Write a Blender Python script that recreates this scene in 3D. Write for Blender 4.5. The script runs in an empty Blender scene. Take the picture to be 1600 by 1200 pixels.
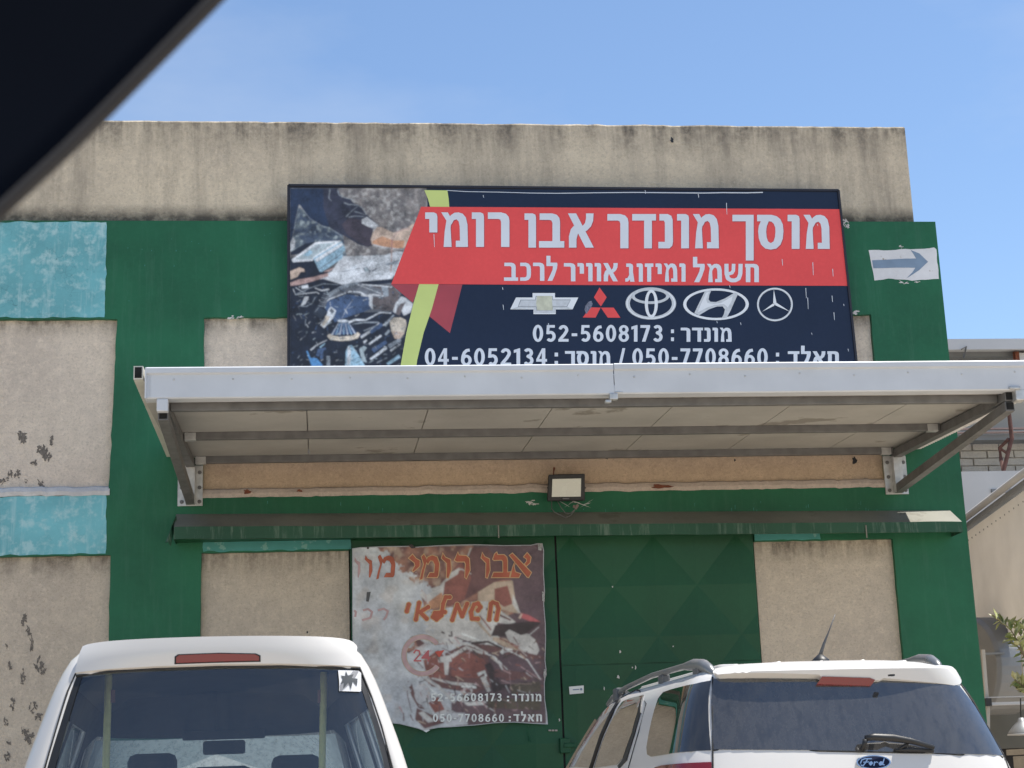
import bpy, bmesh, math, random
import numpy as np
from mathutils import Vector, Matrix, noise
from mathutils.geometry import delaunay_2d_cdt
random.seed(7)
SC = bpy.context.scene
COL = SC.collection

# ------------------------------------------------------------------ camera
FOC = 2660.0 / 1600.0 * 36.0
CAMZ = 1.2
UP = Vector((-397, -10790, 2660)).normalized()          # world up / right / forward in camera axes (x right, y down, z forward)
RT = Vector((23400, -200, 2660)); RT = (RT - UP * RT.dot(UP)).normalized()
FW = RT.cross(UP)
if FW.z < 0: FW = -FW
cam = bpy.data.cameras.new('camera'); cam.lens = FOC; cam.sensor_width = 36
cam.clip_start = 0.05; cam.clip_end = 2000
cam.dof.use_dof = True; cam.dof.focus_distance = 14.0; cam.dof.aperture_fstop = 14.0
CAM = bpy.data.objects.new('camera', cam); COL.objects.link(CAM)
# columns: world coordinates of camera local x, y, z
cx_ = Vector((RT.x, FW.x, UP.x)); cy_ = -Vector((RT.y, FW.y, UP.y)); cz_ = -Vector((RT.z, FW.z, UP.z))
CAM.matrix_world = Matrix(((cx_.x, cy_.x, cz_.x, 0), (cx_.y, cy_.y, cz_.y, 0), (cx_.z, cy_.z, cz_.z, CAMZ), (0, 0, 0, 1)))
SC.camera = CAM

# ------------------------------------------------------------------ sky, sun, exposure
SUN_EL, SUN_AZ = math.radians(68), math.radians(4)      # azimuth from +X (along the wall) towards +Y (behind it)
w = bpy.data.worlds.new('World'); SC.world = w; w.use_nodes = True
nt = w.node_tree; bg = nt.nodes['Background']
sky = nt.nodes.new('ShaderNodeTexSky'); sky.sky_type = 'NISHITA'; sky.sun_disc = False
sky.sun_elevation = SUN_EL; sky.sun_rotation = math.radians(90) - SUN_AZ
sky.air_density = 1.0; sky.dust_density = 0.0; sky.ozone_density = 2.6
tc_ = nt.nodes.new('ShaderNodeTexCoord'); mp_ = nt.nodes.new('ShaderNodeMapping'); mp_.inputs['Scale'].default_value = (1.2, 1.2, 3.2); mp_.inputs['Rotation'].default_value = (0.5, 0.3, 0.2)
cn_ = nt.nodes.new('ShaderNodeTexNoise'); cn_.inputs['Scale'].default_value = 2.2; cn_.inputs['Detail'].default_value = 7; cn_.inputs['Roughness'].default_value = .55
cr_ = nt.nodes.new('ShaderNodeMapRange'); cr_.inputs[1].default_value = .46; cr_.inputs[2].default_value = .8; cr_.inputs[3].default_value = 0; cr_.inputs[4].default_value = .35
cm_ = nt.nodes.new('ShaderNodeMix'); cm_.data_type = 'RGBA'; cm_.inputs[7].default_value = (4.3, 4.6, 5.0, 1)     # thin high cirrus over the whole dome
nt.links.new(tc_.outputs['Generated'], mp_.inputs[0]); nt.links.new(mp_.outputs[0], cn_.inputs['Vector']); nt.links.new(cn_.outputs['Fac'], cr_.inputs[0]); nt.links.new(cr_.outputs[0], cm_.inputs[0])
nt.links.new(sky.outputs[0], cm_.inputs[6]); nt.links.new(cm_.outputs[2], bg.inputs[0]); bg.inputs[1].default_value = 0.092
sl = bpy.data.lights.new('sun', 'SUN'); sl.energy = 3.9; sl.angle = math.radians(0.53); sl.color = (1.0, 0.95, 0.87)
so = bpy.data.objects.new('sun', sl); COL.objects.link(so)
sdir = Vector((math.cos(SUN_EL) * math.cos(SUN_AZ), math.cos(SUN_EL) * math.sin(SUN_AZ), math.sin(SUN_EL)))
so.rotation_euler = sdir.to_track_quat('Z', 'Y').to_euler()
SC.view_settings.view_transform = 'Standard'; SC.view_settings.look = 'None'
SC.view_settings.exposure = 1.0; SC.view_settings.gamma = 1.0

# ------------------------------------------------------------------ helpers
def P(px, py, Y):
    """point of the real vertical plane at distance Y seen at a photo position"""
    d = Vector((px - 800.0, py - 600.0, 2660.0))
    return Vector((d.dot(RT), d.dot(FW), d.dot(UP))) * (Y / d.dot(FW)) + Vector((0, 0, CAMZ))
def Q(p):
    c = RT * p[0] + FW * p[1] + UP * (p[2] - CAMZ)
    return 800 + 2660 * c.x / c.z, 600 + 2660 * c.y / c.z
def lin(c):
    c /= 255.0
    return c / 12.92 if c <= 0.04045 else ((c + 0.055) / 1.055) ** 2.4
def rgb(r, g, b, k=1.0):
    return (min(lin(r) * k, .9), min(lin(g) * k, .9), min(lin(b) * k, .9), 1)

def tag(o, label=None, cat=None, group=None, kind=None):
    if label: o['label'] = label
    if cat: o['category'] = cat
    if group: o['group'] = group
    if kind: o['kind'] = kind
    return o
def thing(name, loc, label, cat, group=None):
    o = bpy.data.objects.new(name, None); COL.objects.link(o); o.location = loc
    o.empty_display_size = 0.1
    tag(o, label, cat, group); o['_m'] = 0
    del o['_m']
    return o
def adopt(o, parent):
    if parent is not None:
        o.parent = parent
        m = Matrix.Identity(4); p = parent; chain = []
        while p is not None: chain.append(p); p = p.parent
        for q in reversed(chain): m = m @ q.matrix_parent_inverse @ Matrix.LocRotScale(q.location, q.rotation_euler, None)
        o.matrix_parent_inverse = m.inverted()
    return o
class MB:
    def __init__(s): s.v = []; s.f = []; s.m = []
    def add(s, vs, fs, m=0):
        b = len(s.v); s.v += [tuple(x) for x in vs]; s.f += [tuple(b + i for i in f) for f in fs]; s.m += [m] * len(fs); return s
    def box(s, x0, x1, y0, y1, z0, z1, m=0):
        vs = [(x, y, z) for z in (z0, z1) for y in (y0, y1) for x in (x0, x1)]
        return s.add(vs, [(0, 2, 3, 1), (4, 5, 7, 6), (0, 1, 5, 4), (2, 6, 7, 3), (0, 4, 6, 2), (1, 3, 7, 5)], m)
    def beam(s, a, b, w, h, upv=Vector((0, 0, 1)), m=0, caps=True):
        a = Vector(a); b = Vector(b); d = (b - a).normalized(); sd = d.cross(upv).normalized(); u = sd.cross(d)
        vs = [p + sd * i * w / 2 + u * j * h / 2 for p in (a, b) for i, j in ((-1, -1), (1, -1), (1, 1), (-1, 1))]
        fs = [(0, 1, 5, 4), (1, 2, 6, 5), (2, 3, 7, 6), (3, 0, 4, 7)]
        if caps: fs += [(3, 2, 1, 0), (4, 5, 6, 7)]
        return s.add(vs, fs, m)
    def tube(s, pts, r, n=8, m=0, caps=True):
        pts = [Vector(p) for p in pts]; rs = r if isinstance(r, (list, tuple)) else [r] * len(pts); vs = []
        ref = Vector((0.3, 0.2, 1)).normalized()
        for i, p in enumerate(pts):
            d = (pts[min(i + 1, len(pts) - 1)] - pts[max(i - 1, 0)]).normalized()
            a = d.cross(ref).normalized(); b = d.cross(a)
            vs += [p + (a * math.cos(2 * math.pi * k / n) + b * math.sin(2 * math.pi * k / n)) * rs[i] for k in range(n)]
        fs = [(i * n + k, i * n + (k + 1) % n, (i + 1) * n + (k + 1) % n, (i + 1) * n + k) for i in range(len(pts) - 1) for k in range(n)]
        if caps: fs += [tuple(range(n))[::-1], tuple((len(pts) - 1) * n + k for k in range(n))]
        return s.add(vs, fs, m)
    def lathe(s, c, axis, prof, n=24, m=0):
        c = Vector(c); ax = Vector(axis).normalized(); a = ax.orthogonal().normalized(); b = ax.cross(a); vs = []
        for (r, h) in prof:
            vs += [c + ax * h + (a * math.cos(2 * math.pi * k / n) + b * math.sin(2 * math.pi * k / n)) * r for k in range(n)]
        fs = [(i * n + k, i * n + (k + 1) % n, (i + 1) * n + (k + 1) % n, (i + 1) * n + k) for i in range(len(prof) - 1) for k in range(n)]
        return s.add(vs, fs, m)
    def prism(s, pts, dvec, m=0):
        """extrude a 3D polygon by dvec"""
        n = len(pts); a = [Vector(p) for p in pts]; b = [p + Vector(dvec) for p in a]
        return s.add(a + b, [tuple(range(n)), tuple(range(2 * n - 1, n - 1, -1))] + [(i, i + n, (i + 1) % n + n, (i + 1) % n) for i in range(n)], m)
    def build(s, name, mats, parent=None, smooth=False, bevel=0, label=None, fix=True):
        me = bpy.data.meshes.new(name); me.from_pydata(s.v, [], s.f)
        for m in (mats if isinstance(mats, (list, tuple)) else [mats]): me.materials.append(m)
        me.polygons.foreach_set('material_index', s.m)
        if fix:
            bm = bmesh.new(); bm.from_mesh(me); bmesh.ops.recalc_face_normals(bm, faces=bm.faces[:]); bm.to_mesh(me); bm.free()
        if smooth: me.polygons.foreach_set('use_smooth', [True] * len(me.polygons))
        me.update()
        o = bpy.data.objects.new(name, me); COL.objects.link(o)
        if bevel:
            md = o.modifiers.new('bevel', 'BEVEL'); md.width = bevel; md.segments = 2; md.limit_method = 'ANGLE'
        if label: o['label'] = label
        return adopt(o, parent)

def area2(p): return sum(p[i - 1][0] * p[i][1] - p[i][0] * p[i - 1][1] for i in range(len(p)))
def inside(p, poly):
    x, y = p; r = False; n = len(poly)
    for i in range(n):
        x1, y1 = poly[i]; x2, y2 = poly[i - 1]
        if (y1 > y) != (y2 > y) and x < (x2 - x1) * (y - y1) / (y2 - y1) + x1: r = not r
    return r
def resample(p, step):
    if not step: return list(p)
    out = []
    for i in range(len(p)):
        a = p[i]; b = p[(i + 1) % len(p)]; n = max(1, int(math.hypot(b[0] - a[0], b[1] - a[1]) / step + .5))
        out += [(a[0] + (b[0] - a[0]) * k / n, a[1] + (b[1] - a[1]) * k / n) for k in range(n)]
    return out
def tri(polys, holes=(), step=None):
    """constrained triangulation of the union of polys minus holes, with interior points every step"""
    polys = [p if area2(p) > 0 else p[::-1] for p in polys]
    V = []; E = []; Fc = []
    rp = [resample(p, step) for p in polys]; rh = [resample(p, step) for p in holes]
    for p in rp:
        b = len(V); V += p; Fc.append(list(range(b, b + len(p))))
    for p in rh:
        b = len(V); V += p; E += [(b + i, b + (i + 1) % len(p)) for i in range(len(p))]
    if step:
        xs = [q[0] for q in V]; ys = [q[1] for q in V]; bd = np.array(V)
        x = min(xs) + step / 2
        while x < max(xs):
            y = min(ys) + step / 2
            while y < max(ys):
                if any(inside((x, y), p) for p in polys) and not any(inside((x, y), h) for h in holes):
                    if np.min((bd[:, 0] - x) ** 2 + (bd[:, 1] - y) ** 2) > (step * .45) ** 2: V.append((x, y))
                y += step
            x += step
    r = delaunay_2d_cdt([Vector(q) for q in V], E, Fc, 1, 1e-6)
    vs = [tuple(q) for q in r[0]]; fs = []
    for f in r[2]:
        c = (sum(vs[i][0] for i in f) / len(f), sum(vs[i][1] for i in f) / len(f))
        if not any(inside(c, h) for h in holes): fs.append(tuple(f))
    return vs, fs
def sheet(mb, polys, F, m=0, holes=(), step=None):
    vs, fs = tri(polys, holes, step)
    mb.add([F(*q) for q in vs], fs, m); return mb
def arc(cx, cy, rx, ry, a0, a1, n=14):
    return [(cx + rx * math.cos(math.radians(a0 + (a1 - a0) * i / n)), cy + ry * math.sin(math.radians(a0 + (a1 - a0) * i / n))) for i in range(n + 1)]
def ell(cx, cy, rx, ry, n=28): return arc(cx, cy, rx, ry, 0, 360, n)[:-1]
def stroke(pts, w, cap=False, ry=1.0):
    """thick polyline as overlapping polygons"""
    out = []; h = w / 2; n = len(pts)
    for i in range(n - 1):
        (x0, y0), (x1, y1) = pts[i], pts[i + 1]; L = math.hypot(x1 - x0, y1 - y0)
        if L < 1e-6: continue
        nx, ny = -(y1 - y0) / L * h, (x1 - x0) / L * h
        out.append([(x0 + nx, y0 + ny), (x0 - nx, y0 - ny), (x1 - nx, y1 - ny), (x1 + nx, y1 + ny)])
    for i in range(n):
        if cap or 0 < i < n - 1: out.append(ell(pts[i][0], pts[i][1], h * .998, h * .998, 10))
    return out
def taper(pts, w0, w1):
    """single polygon brush stroke, w0 wide at start and w1 at the end"""
    L = []; R = []; n = len(pts)
    for i, (x, y) in enumerate(pts):
        a = pts[max(i - 1, 0)]; b = pts[min(i + 1, n - 1)]; l = math.hypot(b[0] - a[0], b[1] - a[1]) or 1
        h = (w0 + (w1 - w0) * i / (n - 1)) / 2; nx, ny = -(b[1] - a[1]) / l * h, (b[0] - a[0]) / l * h
        L.append((x + nx, y + ny)); R.append((x - nx, y - ny))
    return L + R[::-1]

# ------------------------------------------------------------------ materials
MATS = {}
def nodes(name):
    m = bpy.data.materials.new(name); m.use_nodes = True
    return m, m.node_tree, m.node_tree.nodes['Principled BSDF']
def N(t, kind, **kw):
    n = t.nodes.new(kind)
    for k, v in kw.items(): setattr(n, k, v)
    return n
def pos(t, sc=(1, 1, 1)):
    g = N(t, 'ShaderNodeTexCoord'); mp = N(t, 'ShaderNodeMapping'); mp.inputs['Scale'].default_value = sc
    g2 = N(t, 'ShaderNodeNewGeometry'); t.links.new(g2.outputs['Position'], mp.inputs[0]); return mp.outputs[0]
def nz(t, vec, scale, detail=4, rough=.55):
    n = N(t, 'ShaderNodeTexNoise'); n.inputs['Scale'].default_value = scale; n.inputs['Detail'].default_value = detail
    n.inputs['Roughness'].default_value = rough; t.links.new(vec, n.inputs['Vector']); return n.outputs['Fac']
def ramp(t, fac, a, b, ca=0., cb=1.):
    n = N(t, 'ShaderNodeMapRange'); n.inputs[1].default_value = a; n.inputs[2].default_value = b
    n.inputs[3].default_value = ca; n.inputs[4].default_value = cb; t.links.new(fac, n.inputs[0]); return n.outputs[0]
def mth(t, op, a, b):
    n = N(t, 'ShaderNodeMath', operation=op, use_clamp=(op != 'SUBTRACT'))
    for i, x in enumerate((a, b)):
        if isinstance(x, (int, float)): n.inputs[i].default_value = x
        else: t.links.new(x, n.inputs[i])
    return n.outputs[0]
def mixc(t, fac, a, b):
    n = N(t, 'ShaderNodeMix', data_type='RGBA')
    if isinstance(fac, (int, float)): n.inputs[0].default_value = fac
    else: t.links.new(fac, n.inputs[0])
    for i, x in ((6, a), (7, b)):
        if isinstance(x, tuple): n.inputs[i].default_value = x
        else: t.links.new(x, n.inputs[i])
    return n.outputs[2]
def bump(t, b, fac, strength, dist):
    n = N(t, 'ShaderNodeBump'); n.inputs['Strength'].default_value = strength; n.inputs['Distance'].default_value = dist
    t.links.new(fac, n.inputs['Height']); t.links.new(n.outputs[0], b.inputs['Normal'])
def plain(name, c, rough=.6, metal=0., var=.12, scale=3., coat=0., spec=.5, bmp=0.):
    """plain paint or metal with slight mottling so that no surface is perfectly uniform"""
    if name in MATS: return MATS[name]
    m, t, b = nodes(name); p = pos(t)
    f = nz(t, p, scale, 5)
    d = tuple(x * (1 - var) for x in c[:3]) + (1,); e = tuple(min(1, x * (1 + var)) for x in c[:3]) + (1,)
    t.links.new(mixc(t, ramp(t, f, .3, .7), d, e), b.inputs['Base Color'])
    t.links.new(ramp(t, nz(t, p, scale * 4), .3, .7, max(0, rough - .08), min(1, rough + .08)), b.inputs['Roughness'])
    b.inputs['Metallic'].default_value = metal; b.inputs['Coat Weight'].default_value = coat; b.inputs['Coat Roughness'].default_value = .04
    b.inputs['Specular IOR Level'].default_value = spec
    if bmp: bump(t, b, nz(t, p, 60, 6), bmp, .01)
    MATS[name] = m; return m

def concrete(name, base, dark, ztop=None, zbot=None, top_h=.3, bot_h=.12, grain=1., streak=.0, lo=None):
    """rough cast plaster: fine grain, blotches and dirt that has run down from the top edge or gathered on the ledge below"""
    m, t, b = nodes(name); p = pos(t)
    g = N(t, 'ShaderNodeSeparateXYZ'); t.links.new(p, g.inputs[0]); z = g.outputs['Z']
    blot = nz(t, p, 1.3, 6, .6); fine = nz(t, p, 38, 5, .65); mid = nz(t, p, 9, 5, .6); micro = nz(t, p, 130, 3, .6)
    c = mixc(t, ramp(t, blot, .36, .66), base, tuple(x * k for x, k in zip(base[:3], (.84, .84, .86))) + (1,))
    c = mixc(t, ramp(t, mid, .42, .72, 0, .45), c, tuple(min(1, x * 1.22) for x in base[:3]) + (1,))
    c = mixc(t, ramp(t, fine, .50, .64, 0, .42 * grain), c, tuple(x * .62 for x in base[:3]) + (1,))
    c = mixc(t, ramp(t, nz(t, p, 24, 4, .7), .55, .66, 0, .4 * grain), c, tuple(min(1, x * 1.25) for x in base[:3]) + (1,))
    c = mixc(t, ramp(t, micro, .52, .74, 0, .45 * grain), c, tuple(x * .5 for x in base[:3]) + (1,))
    if ztop is not None:
        sv = N(t, 'ShaderNodeMapping'); sv.inputs['Scale'].default_value = (5.5, 5.5, .55); t.links.new(p, sv.inputs[0])
        run = nz(t, sv.outputs[0], 1.0, 6, .7)
        d = ramp(t, z, ztop - top_h, ztop, 0, 1)
        k = mth(t, 'MULTIPLY', d, ramp(t, run, .36, .62, .1, 1.25))
        k2 = mth(t, 'MULTIPLY', k, ramp(t, nz(t, p, 14, 5, .7), .3, .6, .35, 1))
        c = mixc(t, mth(t, 'MULTIPLY', k2, .85), c, dark)
        if streak:
            sv2 = N(t, 'ShaderNodeMapping'); sv2.inputs['Scale'].default_value = (2.2, 2.2, .25); t.links.new(p, sv2.inputs[0])
            c = mixc(t, mth(t, 'MULTIPLY', ramp(t, nz(t, sv2.outputs[0], 1.0, 7, .7), .48, .7), streak), c, tuple(x * 1.6 for x in dark[:3]) + (1,))
    if zbot is not None:
        d = ramp(t, z, zbot + bot_h, zbot + bot_h * .1, 0, 1)
        c = mixc(t, mth(t, 'MULTIPLY', d, ramp(t, nz(t, p, 7, 6, .75), .25, .55, .35, .95)), c, lo or dark)
    t.links.new(c, b.inputs['Base Color']); b.inputs['Roughness'].default_value = .92; b.inputs['Specular IOR Level'].default_value = .2
    h = mth(t, 'ADD', mth(t, 'MULTIPLY', fine, .6), mth(t, 'MULTIPLY', micro, .4))
    bump(t, b, h, 1.0 * grain, .02); return m

def painted(name, base, under, wear=.62, scale=5., fade=.12, streaks=0., rough=.55, bmp=.25, cracks=0.):
    """masonry paint with flaked and faded spots"""
    m, t, b = nodes(name); p = pos(t)
    f = nz(t, p, 1.1, 5); d = tuple(x * (1 - fade) for x in base[:3]) + (1,); e = tuple(min(1, x * (1 + fade)) for x in base[:3]) + (1,)
    c = mixc(t, ramp(t, f, .35, .65), d, e)
    c = mixc(t, ramp(t, nz(t, p, 26, 5, .7), .45, .7, 0, .12), c, tuple(min(1, x * 1.5 + .01) for x in base[:3]) + (1,))
    chip = mth(t, 'MULTIPLY', ramp(t, nz(t, p, scale, 6, .62), wear, wear + (.16 if cracks else .03)), .55 if cracks else 1.)
    c = mixc(t, chip, c, under)
    if streaks:
        sv = N(t, 'ShaderNodeMapping'); sv.inputs['Scale'].default_value = (16, 16, 1.4); t.links.new(p, sv.inputs[0])
        c = mixc(t, mth(t, 'MULTIPLY', ramp(t, nz(t, sv.outputs[0], 1, 6, .75), .52, .66), streaks), c, under)
    if cracks:
        vo = N(t, 'ShaderNodeTexVoronoi', feature='DISTANCE_TO_EDGE'); vo.inputs['Scale'].default_value = 2.6
        wp = N(t, 'ShaderNodeVectorMath', operation='ADD'); nn = N(t, 'ShaderNodeTexNoise'); nn.inputs['Scale'].default_value = 5
        t.links.new(p, nn.inputs['Vector']); t.links.new(p, wp.inputs[0]); t.links.new(nn.outputs['Color'], wp.inputs[1]); t.links.new(wp.outputs[0], vo.inputs['Vector'])
        k = mth(t, 'MULTIPLY', ramp(t, vo.outputs['Distance'], .012, .0), ramp(t, nz(t, p, 1.7, 3), .45, .6))
        c = mixc(t, mth(t, 'MULTIPLY', k, cracks), c, tuple(x * .45 for x in base[:3]) + (1,))
    t.links.new(c, b.inputs['Base Color']); b.inputs['Roughness'].default_value = rough; b.inputs['Specular IOR Level'].default_value = .3
    bump(t, b, mth(t, 'ADD', mth(t, 'MULTIPLY', nz(t, p, 30, 5), .5), mth(t, 'MULTIPLY', nz(t, p, 4, 5), .5)), bmp, .012); return m

KS = 1.0     # how much of the photo's tone in open shade is the thing's own colour
def ink(r, g, b, rough=.45, var=.05):
    return plain('ink_%d_%d_%d' % (r, g, b), rgb(r, g, b, KS), rough, var=var, scale=4)
GREEN = painted('green_wall_paint', (.0135, .108, .051, 1), (.20, .30, .25, 1), wear=.78, scale=8, fade=.17, streaks=.05)
TURQ = painted('turquoise_wall_paint', (.15, .41, .45, 1), (.46, .62, .62, 1), wear=.50, scale=11, fade=.18, streaks=.35, cracks=.8)
TEAL = painted('old_teal_paint', (.06, .24, .22, 1), (.16, .34, .30, 1), wear=.6, scale=6)
WPLAST = concrete('white_plaster', (.58, .56, .53, 1), (.25, .23, .2, 1), grain=.5)
DOORG = painted('green_door_paint', (.009, .066, .027, 1), (.05, .15, .1, 1), wear=.78, scale=2.6, fade=.14, rough=.42, bmp=.08)
HOODG = painted('hood_green_dusty', (.02, .072, .040, 1), (.19, .24, .19, 1), wear=.72, scale=4, streaks=.45, rough=.5)
HOODT = painted('hood_dust_top', (.19, .185, .155, 1), (.17, .16, .13, 1), wear=.6, scale=3, rough=.6, fade=.2)
CONC_P = concrete('parapet_concrete', (.66, .565, .425, 1), (.085, .075, .065, 1), 8.18, 7.1, .42, .16, streak=.55)
CONC_U = concrete('upper_panel_concrete', (.70, .60, .485, 1), (.11, .095, .08, 1), 6.03, None, .2)
CONC_L = concrete('lower_panel_concrete', (.60, .51, .40, 1), (.12, .10, .08, 1), 3.66, None, .25)
CONC_S = concrete('strip_concrete', (.56, .42, .29, 1), (.12, .09, .06, 1), None, 4.2, .3, .05)
SILLM = concrete('broken_sill_plaster', (.58, .48, .40, 1), (.2, .13, .09, 1), None, None, grain=.9)
STEEL = plain('weathered_galvanised_steel', (.155, .152, .15, 1), .55, .35, .2, 9)
STEELL = plain('bright_galvanised_steel', (.5, .5, .49, 1), .42, .5, .2, 14)
GUTW = plain('white_coated_gutter_metal', (.53, .55, .575, 1), .45, 0, .07, 2.5)
PANW = None
BLACK = plain('black_plastic', (.012, .012, .013, 1), .5, 0, .1)
HOLE = plain('tube_inside_dark', (.006, .006, .006, 1), .9, 0, .1)
RUBBER = plain('black_rubber', (.015, .015, .015, 1), .8)
CARW = plain('white_car_paint', (.60, .58, .55, 1), .4, 0, .02, 1.2, coat=.5)
RED = plain('red_lamp_plastic', (.17, .010, .014, 1), .2, 0, .05, coat=.6)
DARKIN = plain('dark_cabin_trim', (.03, .032, .036, 1), .8)
CHROME = plain('chrome', (.7, .7, .7, 1), .12, 1., .03)
GREYP = plain('grey_plastic', (.09, .09, .09, 1), .55)

def glassy(name, tint, transp, dust, dustcol=(.42, .40, .38, 1), dirt_scale=5.):
    """tinted car glass: clear coat over a dark pane, with a film of dust"""
    m = bpy.data.materials.new(name); m.use_nodes = True; t = m.node_tree; t.nodes.clear(); p = pos(t)
    out = N(t, 'ShaderNodeOutputMaterial'); tr = N(t, 'ShaderNodeBsdfTransparent'); tr.inputs[0].default_value = tint
    dk = N(t, 'ShaderNodeBsdfDiffuse'); dk.inputs[0].default_value = (.004, .005, .007, 1)
    m1 = N(t, 'ShaderNodeMixShader'); m1.inputs[0].default_value = transp; t.links.new(dk.outputs[0], m1.inputs[1]); t.links.new(tr.outputs[0], m1.inputs[2])
    df = N(t, 'ShaderNodeBsdfTranslucent' if 'windscreen' in name else 'ShaderNodeBsdfDiffuse'); df.inputs[0].default_value = dustcol
    sv = N(t, 'ShaderNodeMapping'); sv.inputs['Scale'].default_value = (14, 14, 1.6); t.links.new(p, sv.inputs[0])
    d1 = ramp(t, nz(t, sv.outputs[0], 2., 6, .7), .3, .7, .55, 1.25); d2 = ramp(t, nz(t, p, dirt_scale * 14, 4), .35, .75, .9, 1.2)
    m2 = N(t, 'ShaderNodeMixShader'); t.links.new(mth(t, 'MULTIPLY', mth(t, 'MULTIPLY', d1, d2), dust), m2.inputs[0])
    t.links.new(m1.outputs[0], m2.inputs[1]); t.links.new(df.outputs[0], m2.inputs[2])
    gl = N(t, 'ShaderNodeBsdfGlossy'); gl.inputs['Roughness'].default_value = .012
    fr = N(t, 'ShaderNodeFresnel'); gb_ = N(t, 'ShaderNodeNewGeometry'); t.links.new(ramp(t, gb_.outputs['Backfacing'], 0, 1, 1.5, 1 / 1.5), fr.inputs[0]); refl = 3.2 if 'dusty_glass' in name else 2.7
    m3 = N(t, 'ShaderNodeMixShader'); t.links.new(mth(t, 'MULTIPLY', fr.outputs[0], refl), m3.inputs[0])
    t.links.new(m2.outputs[0], m3.inputs[1]); t.links.new(gl.outputs[0], m3.inputs[2]); t.links.new(m3.outputs[0], out.inputs[0])
    return m
GLASS_VAN = glassy('tinted_van_glass', (.72, .80, .84, 1), .88, .03)
GLASS_SUV = glassy('dark_dusty_glass', (.08, .09, .1, 1), .35, .12)
GLASS_SIDE = glassy('dark_side_glass', (.12, .12, .12, 1), .4, .06)
GLASS_WIND = glassy('dusty_windscreen_glass', (.6, .66, .64, 1), .9, .34, (.80, .84, .82, 1))

PANW = painted('grey_cream_roof_panel', (.40, .385, .355, 1), (.27, .25, .22, 1), wear=.60, scale=1.1, fade=.12, rough=.5, bmp=.02)
YW = 16.6      # plane of the painted frame of the facade
# ------------------------------------------------------------------ ground
gm, gt, gb = nodes('dusty_yard_concrete'); gp = pos(gt)
gc = mixc(gt, ramp(gt, nz(gt, gp, .35, 7, .6), .35, .65), (.50, .43, .34, 1), (.42, .36, .29, 1))
gc = mixc(gt, ramp(gt, nz(gt, gp, 22, 5), .5, .7, 0, .4), gc, (.3, .26, .22, 1))
gt.links.new(gc, gb.inputs['Base Color']); gb.inputs['Roughness'].default_value = .95; bump(gt, gb, nz(gt, gp, 40, 5), .4, .01)
g = MB(); R = 600
g.add([(-R, -R, 0), (R, -R, 0), (R, R, 0), (-R, R, 0)], [(0, 1, 2, 3)])
tag(g.build('ground', gm), kind='structure')
# ------------------------------------------------------------------ the garage building
BLD = thing('garage_building', (2.2, YW, 0), 'two storey concrete garage building with green painted frame and flat parapet', 'building')
XL, XR = -9.0, 6.55
def jit(poly, step=.10, a=.006, seed=0):
    out = []
    for i, (x, y) in enumerate(resample(poly, step)):
        out.append((x + a * noise.noise(Vector((x * 9 + seed, y * 9, 3))) * 2, y + a * noise.noise(Vector((x * 9, y * 9 + seed, 8))) * 2))
    return out
def rect(x0, x1, z0, z1): return [(x0, z0), (x1, z0), (x1, z1), (x0, z1)]
holes = [jit([(XL + .3, 4.24), (-2.03, 4.24), (-1.985, 6.02), (XL + .3, 6.02)], seed=1), jit([(XL + .3, .25), (-2.01, .25), (-2.0, 3.66), (XL + .3, 3.66)], seed=2),
         jit(rect(-1.13, 5.75, 4.205, 6.032), seed=3),
         jit([(-1.145, .0), (5.77, .0), (5.77, 3.668), (4.335, 3.668), (4.335, 3.92), (.285, 3.92), (.285, 3.66), (-1.14, 3.66)], seed=4, a=.004)]
fr = MB()
outer = [(XL, -.02), (XR + .02, -.02), (XR, 7.06), (XL, 7.045)]
sheet(fr, [outer], lambda x, z: (x, YW, z), holes=holes)
for h in holes:      # reveals
    n = len(h); fr.add([(x, YW, z) for x, z in h] + [(x, YW + .14, z) for x, z in h], [(i, (i + 1) % n, (i + 1) % n + n, i + n) for i in range(n)])
fr.add([(XR, YW, 7.06), (XL, YW, 7.045), (XL, YW + .3, 7.05), (XR, YW + .3, 7.06)], [(0, 1, 2, 3)])
fr.add([(XR + .02, YW, -.02), (XR, YW, 7.06), (XR, YW + .3, 7.06), (XR + .02, YW + .3, -.02)], [(0, 1, 2, 3)])
fr.build('painted_frame', GREEN, BLD)
cw = MB(); cw.box(XL, XR, YW + .3, 32, -.02, 7.02); cw.build('side_wall', CONC_L, BLD)
def panel(name, x0, x1, z0, z1, mat, y=YW + .06):
    b = MB(); b.box(x0, x1, y, YW + .29, z0, z1); return b.build(name, mat, BLD)
panel('concrete_panel', XL + .2, -1.95, 4.2, 6.08, CONC_U, YW + .055)
panel('concrete_panel', XL + .2, -1.97, .1, 3.70, CONC_L, YW + .055)
panel('concrete_panel', -1.18, 5.80, 4.64, 6.08, CONC_U, YW + .055)
panel('concrete_panel', -1.18, 5.80, 4.16, 4.6395, CONC_S, YW + .055)
panel('concrete_panel', -1.18, .28, .1, 3.70, CONC_L, YW + .055)
panel('concrete_panel', 4.34, 5.82, .1, 3.71, CONC_L, YW + .055)
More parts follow.
